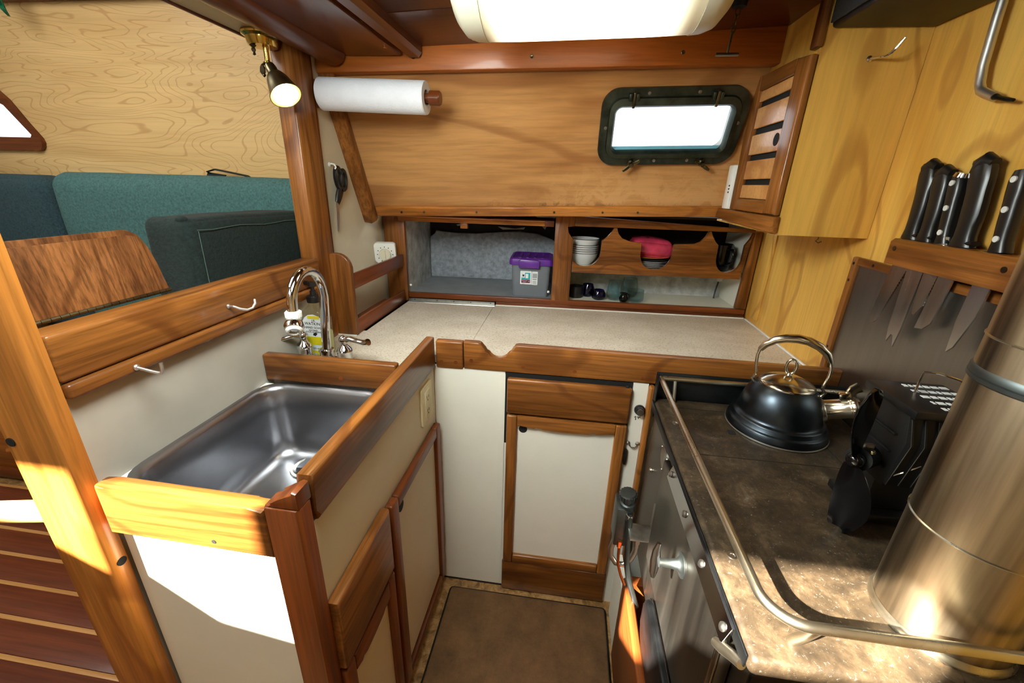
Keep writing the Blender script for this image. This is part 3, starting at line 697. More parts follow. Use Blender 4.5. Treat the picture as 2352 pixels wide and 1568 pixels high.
# ================================================================= upper cabinet at right
uc = thing('wall_cabinet', 'plywood wall cabinet with a louvred wooden door above the stove corner', 'cabinet', (.51, 1.1, 1.035))
obj('front_panel', B(.4235, .599, .958, .968, 1.035, 1.60), 'yellow_ply', uc)
obj('side_panel', B(.4235, .4335, .9685, 1.30, 1.04, 1.60), 'yellow_ply', uc)
obj('bottom_panel', B(.4235, .599, .9685, 1.34, 1.035, 1.0395), 'yellow_ply', uc)
obj('corner_trim', B(.412, .4232, .952, .978, 1.364, 1.60, .003), 'teak_Z', uc)
obj('ledge', MB().prism([(.953, 1.039), (.953, 1.0715), (1.30, 1.0715), (1.335, 1.060), (1.335, 1.046)], 'x', .408, .4232, .003, 2), 'teak_Y', uc)
uM = frame((.4228, 1.208, 1.074), (0, -1, 0), (1, 0, 0), (0, 0, 1))    # local x -> toward viewer, front at -y -> -X
W, H = .254, .296
d = obj('door', B(.03, .224, -.004, 0, .02, .28), 'hole_black', uc, uM)
obj('stile', MB().prism([(.0, 0), (.040, 0), (.040, H-.006), (0, H+.006)], 'y', -.0165, -.0005, .003), 'teak_Z', d, uM)
obj('stile', MB().prism([(W-.052, 0), (W, 0), (W, H-.016), (W-.052, H-.010)], 'y', -.0165, -.0005, .006, 3), 'teak_Z', d, uM)
obj('rail', MB().prism([(.0402, H-.036), (W-.0522, H-.036), (W-.0522, H-.010), (.0402, H-.006)], 'y', -.0165, -.0005, .003), 'teak_Y', d, uM)
obj('rail', B(.0402, W-.0522, -.0165, -.0005, 0, .027, .003), 'teak_Y', d, uM)
for i, (z0, z1) in enumerate(((.028, .058), (.0705, .1115), (.1245, .167), (.181, .224), (.2365, .259))):
    sl = [(.0408, z0), (W-.0528, z0), (W-.0528, z1), (.0408, z1)]
    obj('slat', MB().prism(sl, 'y', -.011, -.0045, .0012, 1), 'alder_X', d, uM)
obj('finger_hole', MB().cyl((.178, -.0108, .147), (.178, -.0118, .147), .0125, seg=22), 'hole_black', d, uM)
sb_ = thing('switch_box', 'slim white switch box beside the louvred cabinet door', 'switch', (.414, 1.25, 1.075))
obj('box_body', B(.404, .4232, 1.225, 1.262, 1.0725, 1.180, .003), 'white_plastic', sb_)
for z in (1.112, 1.120, 1.128): obj('button', B(.402, .404, 1.228, 1.233, z, z+.004, .0005), 'black_plastic', sb_)
# hooks
def wire_hook(name, label, pts, r, mat, plate=None, cat='hook'):
    t = thing(name, label, cat, pts[0]); obj('hook_wire', MB().sweep(pts, r, seg=10), mat, t)
    if plate: obj('hook_base', MB().lathe([(plate[1], 0), (plate[1], .0015), (r*1.2, .003), (0, .003)], pts[0], plate[0], 14), mat, t)
    return t
wire_hook('wall_hook', 'bright bent wire hook high on the yellow plywood cabinet front', [(.508, .9575, 1.346), (.513, .944, 1.345), (.519, .930, 1.344), (.523, .923, 1.348), (.527, .918, 1.356), (.531, .913, 1.366)], .0022, 'chrome', ((0, -1, 0), .005))
wire_hook('cup_hook', 'tiny brass cup hook under the yellow plywood cabinet', [(.515, .972, 1.0345), (.515, .972, 1.029), (.510, .970, 1.025), (.515, .968, 1.0215), (.520, .967, 1.025)], .0012, 'brass_old')
wire_hook('coat_hook', 'curled silver screw hook on the cap board of half bulkhead', [(-.5985, .650, .899), (-.588, .650, .899), (-.580, .655, .894), (-.574, .664, .890), (-.570, .673, .8915), (-.569, .680, .898), (-.571, .683, .905)], .0022, 'steel_rod', ((1, 0, 0), .0045))
wire_hook('towel_hook', 'plain L shaped steel hook under the cap board near front post', [(-.5925, .463, .862), (-.578, .466, .857), (-.566, .469, .853), (-.5625, .470, .853), (-.5605, .4705, .856), (-.560, .471, .868)], .0024, 'steel_rod', ((1, 0, 0), .0045))
# hanging steel rod, speaker, pull handle
rod = thing('poker_rod', 'long grey steel rod with bent flattened end on plywood wall', 'tool', (.582, .82, 1.24))
obj('rod_shaft', MB().sweep([(.582, .815, 1.46), (.582, .809, 1.36), (.582, .803, 1.30), (.582, .797, 1.276), (.582, .790, 1.266), (.582, .778, 1.260), (.582, .762, 1.2535)], .0062, seg=14), 'steel_rod', rod)
obj('rod_tip', MB().sweep([(.582, .763, 1.254), (.582, .755, 1.251), (.582, .738, 1.246), (.582, .731, 1.2445)], [.005, .0055, .005, .002], [.0045, .0028, .0026, .002], up=(0, 0, 1), seg=12), 'iron_dark', rod)
obj('rod_bracket', B(.588, .5995, .80, .825, 1.40, 1.42, .002), 'iron_dark', rod)
spk = thing('speaker', 'black mesh fronted speaker box hung above the plywood cabinet front', 'speaker', (.52, .83, 1.39))
obj('speaker_case', B(.431, .598, .70, .9575, 1.392, 1.56, .006, 3), 'black_matte', spk)
obj('speaker_grille', B(.4265, .4305, .704, .953, 1.399, 1.555, .001), 'speaker_mesh', spk)
pl = thing('pull_handle', 'dark metal T handle hanging on short chain from ceiling', 'handle', (.262, .95, 1.352))
obj('crossbar', MB().sweep([(.242, .95, 1.3525), (.282, .95, 1.3525)], .0026, seg=10), 'brass_old', pl)
obj('shank', MB().sweep([(.262, .95, 1.353), (.2645, .95, 1.388)], .0022, seg=10), 'brass_old', pl)
k = MB()
for i in range(3):
    z = 1.392+.0125*i; x = .265+.001*i
    pts = [(x+(.0036*math.cos(a) if i % 2 == 0 else 0), .95+(0 if i % 2 == 0 else .0036*math.cos(a)), z+.008*math.sin(a)) for a in [2*PI*j/12 for j in range(12)]]
    k.sweep(pts, .0012, seg=6, closed=True, up=(1, .3, .2))
obj('chain', k, 'brass_old', pl)
obj('ceiling_eye', MB().lathe([(.0, 0), (.012, .002), (.014, .012), (.014, .018)], (.268, .95, 1.4215), (0, 0, 1), 18), 'iron_dark', pl)

# ================================================================= heat shield, knife rack, knives
hs = thing('heat_shield', 'brushed steel heat shield plate with wood edging on wall behind stove', 'panel', (.59, .65, .70))
obj('steel_sheet', B(.596, .5988, .30, .949, .66, .982), 'steel_plate', hs)
obj('edge_batten', B(.5885, .5995, .9495, .967, .66, .998, .003), 'teak_Z', hs)
obj('edge_batten', B(.5885, .5995, .30, .9492, .982, .998, .003), 'teak_Y', hs)
for y, z in ((.958, .985), (.958, .95), (.958, .80), (.90, .99)): obj('screw', MB().cyl((.5886, y, z), (.588, y, z), .003, seg=10), 'iron_dark', hs)
kr = thing('knife_rack', 'teak knife rack block screwed to plywood wall above steel shield', 'rack', (.575, .7, 1.005))
obj('rack_block', MB().prism([(.555, 1.007), (.5985, 1.007), (.5985, 1.05), (.560, 1.05), (.555, 1.045)], 'y', .585, .828, .003, 2), 'teak_Y', kr)
for y in (.812, .615): obj('screw', MB().cyl((.5556, y, 1.034), (.5542, y, 1.034), .0042, seg=12), 'brass_old', kr)
k = MB()
for y in (.815, .784, .748, .713, .66): k.box(.571, .585, y-.013, y+.013, 1.0495, 1.0503)
obj('slots', k, 'hole_black', kr)
def knife(label, yb_, yt, z1, pts, w, hook=True, rivets=False, butt=None, thick=.0098, serr=False, notch=False, bolster=False):
    x = .578
    t = thing('knife', label, 'knife', (x, yb_, 1.05), 'knives in the wall rack')
    n = 9; P = []; RX = []; RY = []
    for i in range(n):
        f = i/(n-1); z = 1.0505+(z1-1.0505)*f; y = yb_+(yt-yb_)*f
        ww = w*(1.15 if f < .12 else (.88 if f < .3 else (.95 if f < .75 else 1.05)))
        if f > .97: ww *= .72
        P.append((x, y - (.004*math.sin(f*PI) if hook else 0), z)); RX.append(thick*(.8 if f > .97 else 1)); RY.append(ww)
    h = obj('handle', MB().sweep(P, RX, RY, up=(0, 1, 0), seg=16, power=2.6), 'black_plastic', t)
    if hook:
        obj('pommel', MB().sweep([(x, yt+.004, z1-.012), (x, yt-.006, z1-.003), (x, yt-.018, z1-.007)], [thick*.95, thick, thick*.7], [w*.9, w*.75, w*.45], seg=14), 'black_plastic', h)
        obj('guard', MB().sweep([(x, yb_+w*.6, 1.0545), (x, yb_-w*1.25, 1.0575)], [thick*.95, thick*.8], [.0055, .0035], seg=12), 'black_plastic', h)
    if butt: obj('butt_cap', MB().sweep([(x, yt, z1-.002), (x, yt-.001, z1+.004)], [thick*.9, thick*.7], [w*1.05, w*.95], up=(0, 1, 0), seg=14), 'chrome', h)
    if bolster: obj('bolster', MB().sweep([(x, yb_, 1.0502), (x, yb_, 1.062)], [thick*.95]*2, [w*1.08, w*1.0], up=(0, 1, 0), seg=14), 'chrome', h)
    if rivets:
        for f in (.14, .5, .86):
            z = 1.0505+(z1-1.0505)*f+.003; y = yb_+(yt-yb_)*f
            obj('rivet', MB().cyl((x-thick*.8, y, z), (x-thick-.0012, y, z), .0042, seg=14), 'rivet', h)
    obj('blade', MB().prism(pts, 'x', x-.0012, x+.0012), 'blade_steel', t)
def serrate(y0, z0, y1, z1, n, a):
    out = []
    for i in range(n):
        f = i/n; out += [(y0+(y1-y0)*f, z0+(z1-z0)*f), (y0+(y1-y0)*(f+.5/n)-a, z0+(z1-z0)*(f+.5/n))]
    return out
knife('black hook-ended kitchen knife nearest the cabinet, long serrated blade', .817, .829, 1.170, [(.835, 1.0065), (.846, .93), (.848, .905), (.842, .892), (.835, .895)]+serrate(.830, .90, .799, 1.0065, 22, .0016)[0:]+[(.799, 1.0065)], .0150)
knife('black hook-ended kitchen knife with a forked blade tip, second from cabinet', .784, .797, 1.160, [(.800, 1.0065), (.795, .90), (.790, .874), (.784, .889), (.779, .889), (.772, .870), (.768, .90), (.765, 1.0065)], .0145)
knife('riveted black steak knife with steel butt and serrated short blade', .748, .764, 1.150, [(.764, 1.0065), (.762, .955), (.757, .935), (.752, .934), (.745, .948)]+serrate(.743, .95, .735, 1.0065, 12, .0012)+[(.735, 1.0065)], .0110, hook=False, rivets=True, butt=True, bolster=True)
knife('largest black hook-ended knife with broad guard, second from the flue', .716, .733, 1.172, [(.734, 1.0065), (.738, .95), (.742, .915), (.727, .918), (.716, .93), (.712, .96), (.706, 1.0065)], .0165)
knife('riveted black knife partly behind the flue pipe', .656, .670, 1.155, [(.674, 1.0065), (.676, .95), (.672, .90), (.664, .91), (.650, .96), (.646, 1.0065)], .0115, hook=False, rivets=True)

# ================================================================= ceiling lamp
lp = thing('ceiling_lamp', 'lit white fluorescent ceiling lamp with rounded ends above the counter', 'lamp', (0, .83, 1.345))
def lprof(f, g):   # half-round cross-section in y,z
    return [(.83+.098*f*math.cos(a), 1.418-.068*g*math.sin(a)) for a in [PI*i/16 for i in range(17)]]
rot = Matrix.Translation((0, .83, 1.418)) @ Matrix.Rotation(math.radians(1.2), 4, 'Z') @ Matrix.Rotation(-math.radians(1.6), 4, 'Y') @ Matrix.Translation((0, -.83, -1.418))
def lloops(xs): return [[(x, p[0], p[1]) for p in lprof(f, g)] for x, f, g in xs]
obj('diffuser', MB().loft(lloops([(-.165, .985, .985), (-.1, 1, 1), (0, 1, 1), (.1, 1, 1), (.170, .985, .985)])), 'lamp_diffuser', lp, rot, smooth=50)
lo_ = lloops([(-.1655, 1.0, 1.0), (-.185, .985, .98), (-.200, .93, .90), (-.211, .80, .70), (-.215, .66, .45)])
obj('end_cap', MB().loft(lo_), 'cream_plastic', lp, rot, smooth=50)
lo_ = lloops([(.1705, 1.0, 1.0), (.188, .985, .98), (.203, .93, .90), (.214, .80, .70), (.218, .66, .45)])
obj('end_cap', MB().loft(lo_), 'cream_plastic', lp, rot, smooth=50)
obj('lamp_switch', MB().box(-.207, -.199, .895, .915, 1.372, 1.388, .003), 'white_plastic', lp, rot)
obj('mount_plate', B(-.2, .2, .745, .915, 1.418, 1.426, .002), 'cream_plastic', lp, rot)

# ================================================================= brass reading lamp
sl_ = thing('reading_lamp', 'small polished brass swivel spot lamp hanging from the header, lit', 'lamp', (-.637, .925, 1.386))
obj('base_plate', MB().lathe([(.036, 0), (.037, .003), (.036, .006), (.030, .010), (.028, .020), (.026, .024), (0, .025)], (-.637, .915, 1.3855), (0, 0, -1), 36), 'brass', sl_)
obj('stem', MB().lathe([(.006, 0), (.005, .004), (.0048, .024), (.0085, .026), (.0085, .029), (.004, .030)], (-.632, .915, 1.361), (0, 0, -1), 20), 'brass', sl_)
obj('switch_knob', MB().lathe([(.004, 0), (.0065, .003), (.003, .006), (.0045, .010), (.0025, .014), (.0035, .018), (0, .020)], (-.643, .893, 1.3615), (0, 0, -1), 16), 'brass_old', sl_)
hd_ = Vector((-.611, .897, 1.314)); ax = Vector((.556, -.291, -.778)).normalized(); sx = Vector((.46, .887, 0)).normalized()
yk = []
for i in range(9):
    a = PI*i/8; yk.append(Vector((-.628, .910, 1.316))+sx*(.0165*math.cos(a))+Vector((0, 0, 1))*(.016*math.sin(a)))
yk = [yk[0]+Vector((.012, -.008, -.010))]+yk+[yk[-1]+Vector((.012, -.008, -.010))]
obj('yoke', MB().sweep(yk, .0022, .0035, seg=10), 'brass_old', sl_)
obj('socket', MB().lathe([(.0, -.018), (.009, -.016), (.0105, -.008), (.0105, .012)], hd_, ax, 20), 'brass_old', sl_)
sh = obj('shade', MB().lathe([(.011, .0), (.016, .004), (.0205, .014), (.0245, .030), (.0285, .046), (.0300, .049), (.0305, .0505), (.0300, .051), (.0288, .0495)], hd_+ax*.006, ax, 36, cap0=False, cap1=False), 'brass_old', sl_, smooth=50)
obj('shade_lining', MB().lathe([(.0290, .0505), (.0270, .046), (.0232, .030), (.0192, .015), (.008, .007)], hd_+ax*.006, ax, 36, cap0=False, cap1=False), 'shade_inner', sh, smooth=50)
obj('bulb', MB().lathe([(.002, .010), (.007, .012), (.011, .020), (.0165, .034), (.0170, .038), (.010, .0425), (0, .0435)], hd_+ax*.006, ax, 24), 'bulb_glow', sl_)
obj('thumb_screw', MB().cyl(hd_-sx*.018+Vector((0, 0, .0)), hd_-sx*.0215, .0075, seg=18), 'brass_old', sl_)

# ================================================================= paper towel
ph = thing('towel_holder', 'dark wooden dowel holder with knob end fixed to the bulkhead', 'holder', (-.46, 1.05, 1.297))
tw = Vector((.9985, .003, -.028)).normalized(); t0 = Vector((-.628, 1.05, 1.304))
obj('dowel', MB().cyl(t0+tw*.002, t0+tw*.30, .0105, seg=18), 'mahog_X', ph)
obj('end_knob', MB().lathe([(.010, .288), (.0155, .290), (.0155, .312), (.013, .315), (0, .315)], t0, tw, 24), 'mahog_X', ph)
obj('wall_block', MB().lathe([(.03, 0), (.03, .012), (.02, .016)], t0, tw, 24), 'mahog_X', ph)
pt = thing('paper_towel', 'white embossed paper towel roll on dowel beside the bulkhead', 'paper towel', (-.48, 1.05, 1.27))
R_ = .0345; pr = []
obj('roll', MB().lathe([(.0175, .026), (.031, .0262), (R_, .029), (R_, .280), (.0335, .2815), (.0175, .2815)], t0, tw, 40, cap0=False, cap1=False), 'paper', pt, smooth=40)
obj('core', MB().lathe([(.0178, .027), (.0178, .281), (.0165, .281), (.0165, .027)], t0, tw, 28, cap0=False, cap1=False), 'paper_edge', pt)
q = Vector((0, 0, 1)).rotation_difference(tw).to_matrix()
obj('loose_sheet', MB().loft([[t0+tw*.031+Vector((0, -R_*math.cos(a)-.0012, -R_*math.sin(a)-.001)), t0+tw*.2795+Vector((0, -R_*math.cos(a)-.0012, -R_*math.sin(a)-.001)), t0+tw*.2795+Vector((0, -R_*math.cos(a)-.0003, -R_*math.sin(a))), t0+tw*.031+Vector((0, -R_*math.cos(a)-.0003, -R_*math.sin(a)))] for a in (-.5, -.2, .1, .4, .7, 1.0, 1.3, 1.5)]), 'paper', pt)

# ================================================================= scissors and hook
wire_hook('scissor_hook', 'small white hook on cream bulkhead holding the scissors', [(-.6295, 1.098, 1.152), (-.622, 1.096, 1.154), (-.613, 1.094, 1.152), (-.609, 1.092, 1.146), (-.611, 1.091, 1.141)], .0022, 'white_plastic', ((1, 0, 0), .006))
si = thing('scissors', 'black handled kitchen scissors hanging point down on cream bulkhead', 'scissors', (-.618, 1.09, .985))
def loop(cy, cz, ry, rz, tilt, n=20):
    return [(-.612, cy+ry*math.cos(a)*math.cos(tilt)-rz*math.sin(a)*math.sin(tilt), cz+ry*math.cos(a)*math.sin(tilt)+rz*math.sin(a)*math.cos(tilt)) for a in [2*PI*i/n for i in range(n)]]
obj('handle', MB().sweep(loop(1.105, 1.120, .014, .026, .10), .0052, .0062, seg=10, closed=True, up=(1, 0, 0)).sweep([(-.613, 1.106, 1.094), (-.614, 1.096, 1.075), (-.615, 1.090, 1.060)], [.006, .0065, .0045], [.008, .008, .006], up=(0, 1, 0), seg=12), 'black_plastic', si)
obj('handle', MB().sweep(loop(1.127, 1.115, .013, .025, -.12), .0052, .0062, seg=10, closed=True, up=(1, 0, 0)).sweep([(-.617, 1.122, 1.09), (-.617, 1.106, 1.070), (-.617, 1.096, 1.056)], [.006, .0065, .0045], [.008, .008, .006], up=(0, 1, 0), seg=12), 'black_plastic', si)
obj('blade', MB().prism([(1.100, 1.066), (1.084, 1.062), (1.076, .990), (1.079, .985), (1.088, 1.02)], 'x', -.6155, -.6140), 'steel_rod', si)
obj('blade', MB().prism([(1.102, 1.060), (1.090, 1.064), (1.081, .992), (1.085, .987), (1.095, 1.02)], 'x', -.6175, -.6160), 'steel_rod', si)

# ================================================================= timer
tm = thing('kitchen_timer', 'square white kitchen timer with cream dial above the counter rack', 'timer', (-.594, 1.32, .86))
TMx = frame((-.596, 1.318, .893), (.97, .22, 0), (-.22, .97, .10), (.0, -.10, .99))
obj('case', MB().prism(rr2(-.034, .034, -.033, .033, .009), 'y', 0, .022, .003, 3), 'white_plastic', tm, TMx)
dl = obj('dial', MB().lathe([(.0195, 0), (.0185, .006), (.017, .007), (0, .007)], (0, -.0003, -.004), (0, -1, 0), 30), 'dial_cream', tm, TMx)
obj('dial_grip', B(-.003, .003, -.013, -.0065, -.0215, .0135, .0015), 'dial_cream', dl, TMx)
k = MB()
for i in range(12):
    a = 2*PI*i/12; k.box(-.0013, .0013, -.0006, .0002, .0232, .0262, M=Matrix.Translation((0, 0, -.004)) @ Matrix.Rotation(a, 4, 'Y'))
obj('dial_marks', k, 'ink', tm, TMx)

# ================================================================= faucet, soap
fc = thing('faucet', 'chrome gooseneck faucet with two lever handles behind the sink', 'faucet', (-.53, .815, .72))
obj('base_plate', MB().prism(rr2(-.595, -.460, .792, .840, .023, 8), 'z', .7205, .7305, .004, 2), 'chrome', fc)
P = [(-.528, .817, .73), (-.522, .815, .80), (-.515, .812, .86), (-.512, .810, .885)]
P += [(-.512, .757+.053*math.cos(a), .888+.058*math.sin(a)) for a in [PI*i/14 for i in range(1, 14)]]
P += [(-.512, .704, .888), (-.512, .703, .878)]
obj('spout', MB().sweep(P, .0098, seg=20), 'chrome', fc, smooth=60)
obj('spout_collar', MB().lathe([(.0175, 0), (.0175, .004), (.0145, .006), (.0145, .022), (.0165, .023), (.0165, .026), (.012, .028)], (-.528, .817, .7305), (0, 0, 1), 28), 'chrome', fc)
aer = obj('aerator_nut', MB().lathe([(.0125, 0), (.014, .002), (.014, .012), (.0135, .0165), (.011, .0175)], (-.512, .703, .881), (0, 0, -1), 28), 'white_plastic', fc)
k = MB()
for i in range(22):
    a = 2*PI*i/22; k.box(-.0008, .0008, .0135, .0149, -.012, -.002, M=Matrix.Translation((-.512, .703, .881)) @ Matrix.Rotation(a, 4, 'Z'))
obj('nut_ribs', k, 'white_plastic', aer)
bx_ = Vector((.40, -.70, -.58)).normalized(); bo = Vector((-.511, .700, .862))
obj('aerator_neck', MB().lathe([(.012, -.006), (.0125, .0), (.012, .005)], bo, bx_, 24), 'white_plastic', aer)
obj('aerator_ball', MB().lathe([(.012, .002), (.0165, .007), (.018, .014), (.0165, .021), (.015, .0225)], bo, bx_, 28), 'chrome', aer)
obj('aerator_tip', MB().lathe([(.0152, .022), (.0145, .025), (.0115, .0275), (.0085, .0275), (.008, .022), (0, .0215)], bo, bx_, 28), 'white_plastic', aer)
for x0, y0, dx, nm in ((-.582, .820, (-1, -.95, .06), 'l'), (-.482, .814, (1, -.10, .02), 'r')):
    hb = obj('handle_base', MB().lathe([(.0185, 0), (.0185, .004), (.0165, .005), (.0165, .024), (.0178, .027), (.015, .034), (.009, .039), (.0072, .044), (.0085, .047)], (x0, y0, .7305), (0, 0, 1), 28), 'chrome', fc)
    dv = Vector(dx).normalized(); c0 = Vector((x0, y0, .784))
    obj('lever', MB().ball(c0, .0105, seg=20).sweep([c0+dv*.006, c0+dv*.018+Vector((0, 0, .003)), c0+dv*.034+Vector((0, 0, .000)), c0+dv*.050+Vector((0, 0, -.003)), c0+dv*.058+Vector((0, 0, -.002)), c0+dv*.062+Vector((0, 0, 0))], [.007, .0072, .007, .0078, .0095, .009], [.0062, .0056, .005, .0056, .0082, .0078], seg=14), 'chrome', hb, smooth=60)
sp_ = thing('soap_bottle', 'clear hand soap bottle with black pump and yellow label behind faucet', 'bottle', (-.578, .868, .72))
bc = (-.577, .872)
def rl(hx_, hy_, r, z): return rrect(bc[0], bc[1], hx_, hy_, r, z, 5)
obj('bottle', MB().loft([rl(.029, .022, .015, .7215), rl(.031, .024, .017, .726), rl(.031, .024, .017, .812), rl(.028, .022, .017, .828), rl(.018, .016, .0155, .838), rl(.0135, .0135, .0134, .842), rl(.0135, .0135, .0134, .850)]), 'soap_bottle', sp_, smooth=50)
obj('soap', MB().loft([rl(.0285, .0215, .015, .7225), rl(.030, .023, .016, .727), rl(.030, .023, .016, .776)]), 'soap_liquid', sp_, smooth=50)
pm = obj('pump_collar', MB().lathe([(.0155, 0), (.0155, .014), (.013, .016), (.007, .018), (.007, .026)], (bc[0], bc[1], .8495), (0, 0, 1), 24), 'black_plastic', sp_)
obj('pump_head', MB().lathe([(.0045, 0), (.0045, .010), (.009, .011), (.009, .021), (0, .023)], (bc[0], bc[1], .8755), (0, 0, 1), 20).sweep([(bc[0], bc[1], .892), (bc[0]-.020, bc[1]+.006, .892), (bc[0]-.030, bc[1]+.008, .886)], [.006, .005, .004], seg=10), 'black_plastic', pm)
lb = obj('label', MB().prism([(-.020, .728), (.0285, .728), (.0285, .815), (.02, .822), (.008, .826), (-.005, .824), (-.014, .818), (-.020, .808)], 'y', -.0252, -.0246), 'label_white', sp_, Matrix.Translation((bc[0], bc[1], 0)))
lM = lambda x, z: Matrix.Translation((bc[0]+x, bc[1]-.0254, z)) @ Matrix.Rotation(PI/2, 4, 'X')
obj('label_band', B(-.018, .0285, -.0257, -.0252, .752, .772), 'label_yellow', lb, Matrix.Translation((bc[0], bc[1], 0)))
obj('label_band', B(-.006, .0225, -.0257, -.0252, .8155, .8225), 'label_yellow', lb, Matrix.Translation((bc[0], bc[1], 0)))
obj('label_band', B(-.018, .0285, -.0257, -.0252, .729, .737), 'label_yellow', lb, Matrix.Translation((bc[0], bc[1], 0)))
for s_, x, z, sz in (('J.R.', .008, .811, .0075), ('WATKINS', .006, .8035, .0098), ('HAND SOAP', .004, .794, .0078), ('savon liquide', .004, .788, .0042), ('POUR LES MAINS', .004, .7835, .0048), ('LEMON', .006, .762, .0065), ('325 mL', .006, .743, .005)):
    lettering('label_text', s_, sz, lM(x, z), 'ink', lb)
obj('label_picture', MB().prism([(.002, .776), (.008, .774), (.013, .779), (.010, .783), (.004, .781)], 'y', -.0257, -.0252), 'ink', lb, Matrix.Translation((bc[0], bc[1], 0)))
sd_ = thing('soap_dish', 'small white soap dish tucked behind left faucet handle', 'dish', (-.597, .845, .7205))
obj('dish', MB().loft([rrect(-.588, .858, .015, .013, .010, .7203), rrect(-.588, .858, .020, .016, .012, .732), rrect(-.588, .858, .018, .014, .011, .732), rrect(-.588, .858, .013, .011, .009, .7235)]), 'white_plastic', sd_)
# ================================================================= things on the shelves
bw = thing('bowl', 'white bowl, lowest of the stack in the first cutout', 'bowl', FR @ Vector((.611, .085, .8632)), 'stacked white bowls')
obj('bowl_body', MB().lathe([(.024, 0), (.026, .002), (.038, .014), (.047, .028), (.051, .041), (.0515, .042), (.050, .042), (.045, .028), (.036, .0165), (.024, .006), (0, .005)], (.611, .085, .8635), (0, 0, 1), 40), 'ceramic_white', bw, FR, smooth=50)
obj('bowl_rim', MB().lathe([(.0512, .0405), (.0522, .0415), (.0518, .0425), (.050, .0424)], (.611, .085, .8635), (0, 0, 1), 40, cap0=False, cap1=False), 'ceramic_dark', bw, FR)
for i, nm in enumerate(('second from the bottom of', 'third from the bottom of', 'fourth from the bottom of', 'next to the top of', 'topmost of')):
    dup(bw, (0, 0, .0068*(i+1)+(.012 if i == 4 else 0)), 'white bowl, %s the stack in the first cutout' % nm)
pt_ = thing('plate', 'white plate, lowest of the stack in middle cutout', 'plate', FR @ Vector((.838, .10, .8632)), 'stacked plates')
obj('plate_body', MB().lathe([(.040, 0), (.045, .001), (.066, .0065), (.072, .009), (.0725, .0098), (.066, .008), (.045, .003), (0, .0025)], (.838, .10, .8635), (0, 0, 1), 44), 'ceramic_white', pt_, FR, smooth=50)
for i, nm in enumerate(('second from the bottom of', 'third from the bottom of', 'fourth from the bottom of')):
    dup(pt_, (0, 0, .0052*(i+1)), 'white plate, %s the stack in middle cutout' % nm)
for i, (mt, lb_) in enumerate((('ceramic_dark', 'dark plate above the white plates in middle cutout'), ('yellow_plate', 'yellow rimmed plate under the pink bag in middle cutout'))):
    tag(obj('plate', MB().lathe([(.040, 0), (.045, .001), (.066, .0065), (.072, .009), (.0725, .0098), (.066, .008), (.045, .003), (0, .0025)], (.838, .10, .8635+.0052*(4+i)+.0012*(i+1)), (0, 0, 1), 44), mt, M=FR, smooth=50), lb_, 'plate', 'stacked plates')
tag(obj('plastic_bag', MB().cushion(.775, .905, .055, .16, .901, .953, .022, 18, (0, .004, .006), .0075), 'pink_bag', M=FR, smooth=60), 'crumpled pink plastic bag on top of the plates in middle cutout', 'bag')
mg = thing('mug', 'glossy black mug in the third cutout', 'mug', FR @ Vector((1.066, .085, .8632)))
mc = (1.066, .085)
obj('mug_body', MB().lathe([(.030, 0), (.033, .002), (.0365, .02), (.0385, .060), (.0385, .086), (.036, .087), (.035, .060), (.031, .006), (0, .005)], (mc[0], mc[1], .8635), (0, 0, 1), 36), 'black_gloss', mg, FR, smooth=50)
obj('mug_handle', MB().sweep([(mc[0]+.012, mc[1]-.034, .935), (mc[0]+.019, mc[1]-.052, .938), (mc[0]+.022, mc[1]-.060, .920), (mc[0]+.020, mc[1]-.056, .898), (mc[0]+.012, mc[1]-.034, .886)], .0055, .0038, seg=12), 'black_gloss', mg, FR, smooth=60)
def tumbler(name, label, x, y, r, h, mat, grp=None, taper=.78, base=.7):
    t = thing(name, label, 'glass' if 'glass' in name else 'cup', FR @ Vector((x, y, .7446)), grp)
    pr = [(r*base, 0), (r*.96, h*.18), (r, h*.38), (r*.95, h*.65), (r*taper, h), (r*taper-.0012, h), (r*.95-.0014, h*.65), (r-.0014, h*.38), (r*.94, h*.2), (r*base*.95, .004), (0, .004)]
    obj('glass_body' if 'glass' in name else 'cup_body', MB().lathe(pr, (x, y, .7447), (0, 0, 1), 32), mat, t, FR, smooth=60); return t
tumbler('drinking_glass', 'clear stemless glass at front left of the three clear glasses', .733, .075, .031, .066, 'tumbler_glass', 'clear glasses on the lower shelf')
tumbler('drinking_glass', 'clear stemless glass standing behind the other two clear glasses', .792, .135, .031, .066, 'tumbler_glass', 'clear glasses on the lower shelf')
tumbler('drinking_glass', 'low clear glass at front right of the three clear glasses', .800, .055, .030, .042, 'tumbler_glass', 'clear glasses on the lower shelf', .95)
tumbler('blue_glass', 'cobalt blue glass beside the dark cup, the one farther back', .640, .105, .025, .044, 'blue_glass', 'blue glasses on the lower shelf', .72)
tumbler('blue_glass', 'cobalt blue glass nearest the clear glasses', .675, .065, .025, .034, 'blue_glass', 'blue glasses on the lower shelf', .72)
tumbler('dark_cup', 'dark green cup at the left end of lower shelf', .597, .085, .027, .040, 'black_plastic', None, 1.0, .9)
jg = thing('small_jug', 'tiny black jug with a spout in front of the clear glasses', 'jug', FR @ Vector((.757, .034, .7446)))
obj('jug_body', MB().lathe([(.009, 0), (.014, .008), (.015, .016), (.011, .025), (.010, .029), (.013, .034), (.0125, .034), (.009, .028), (.008, .02), (0, .02)], (.757, .034, .7447), (0, 0, 1), 24), 'black_gloss', jg, FR, smooth=60)
obj('jug_handle', MB().sweep([(.769, .034, .775), (.777, .034, .774), (.778, .034, .766), (.770, .034, .759)], .0018, seg=8), 'black_gloss', jg, FR)
bxs = thing('storage_box', 'clear plastic storage box with purple clip lid in left locker', 'box', FR @ Vector((.43, .12, .745)))
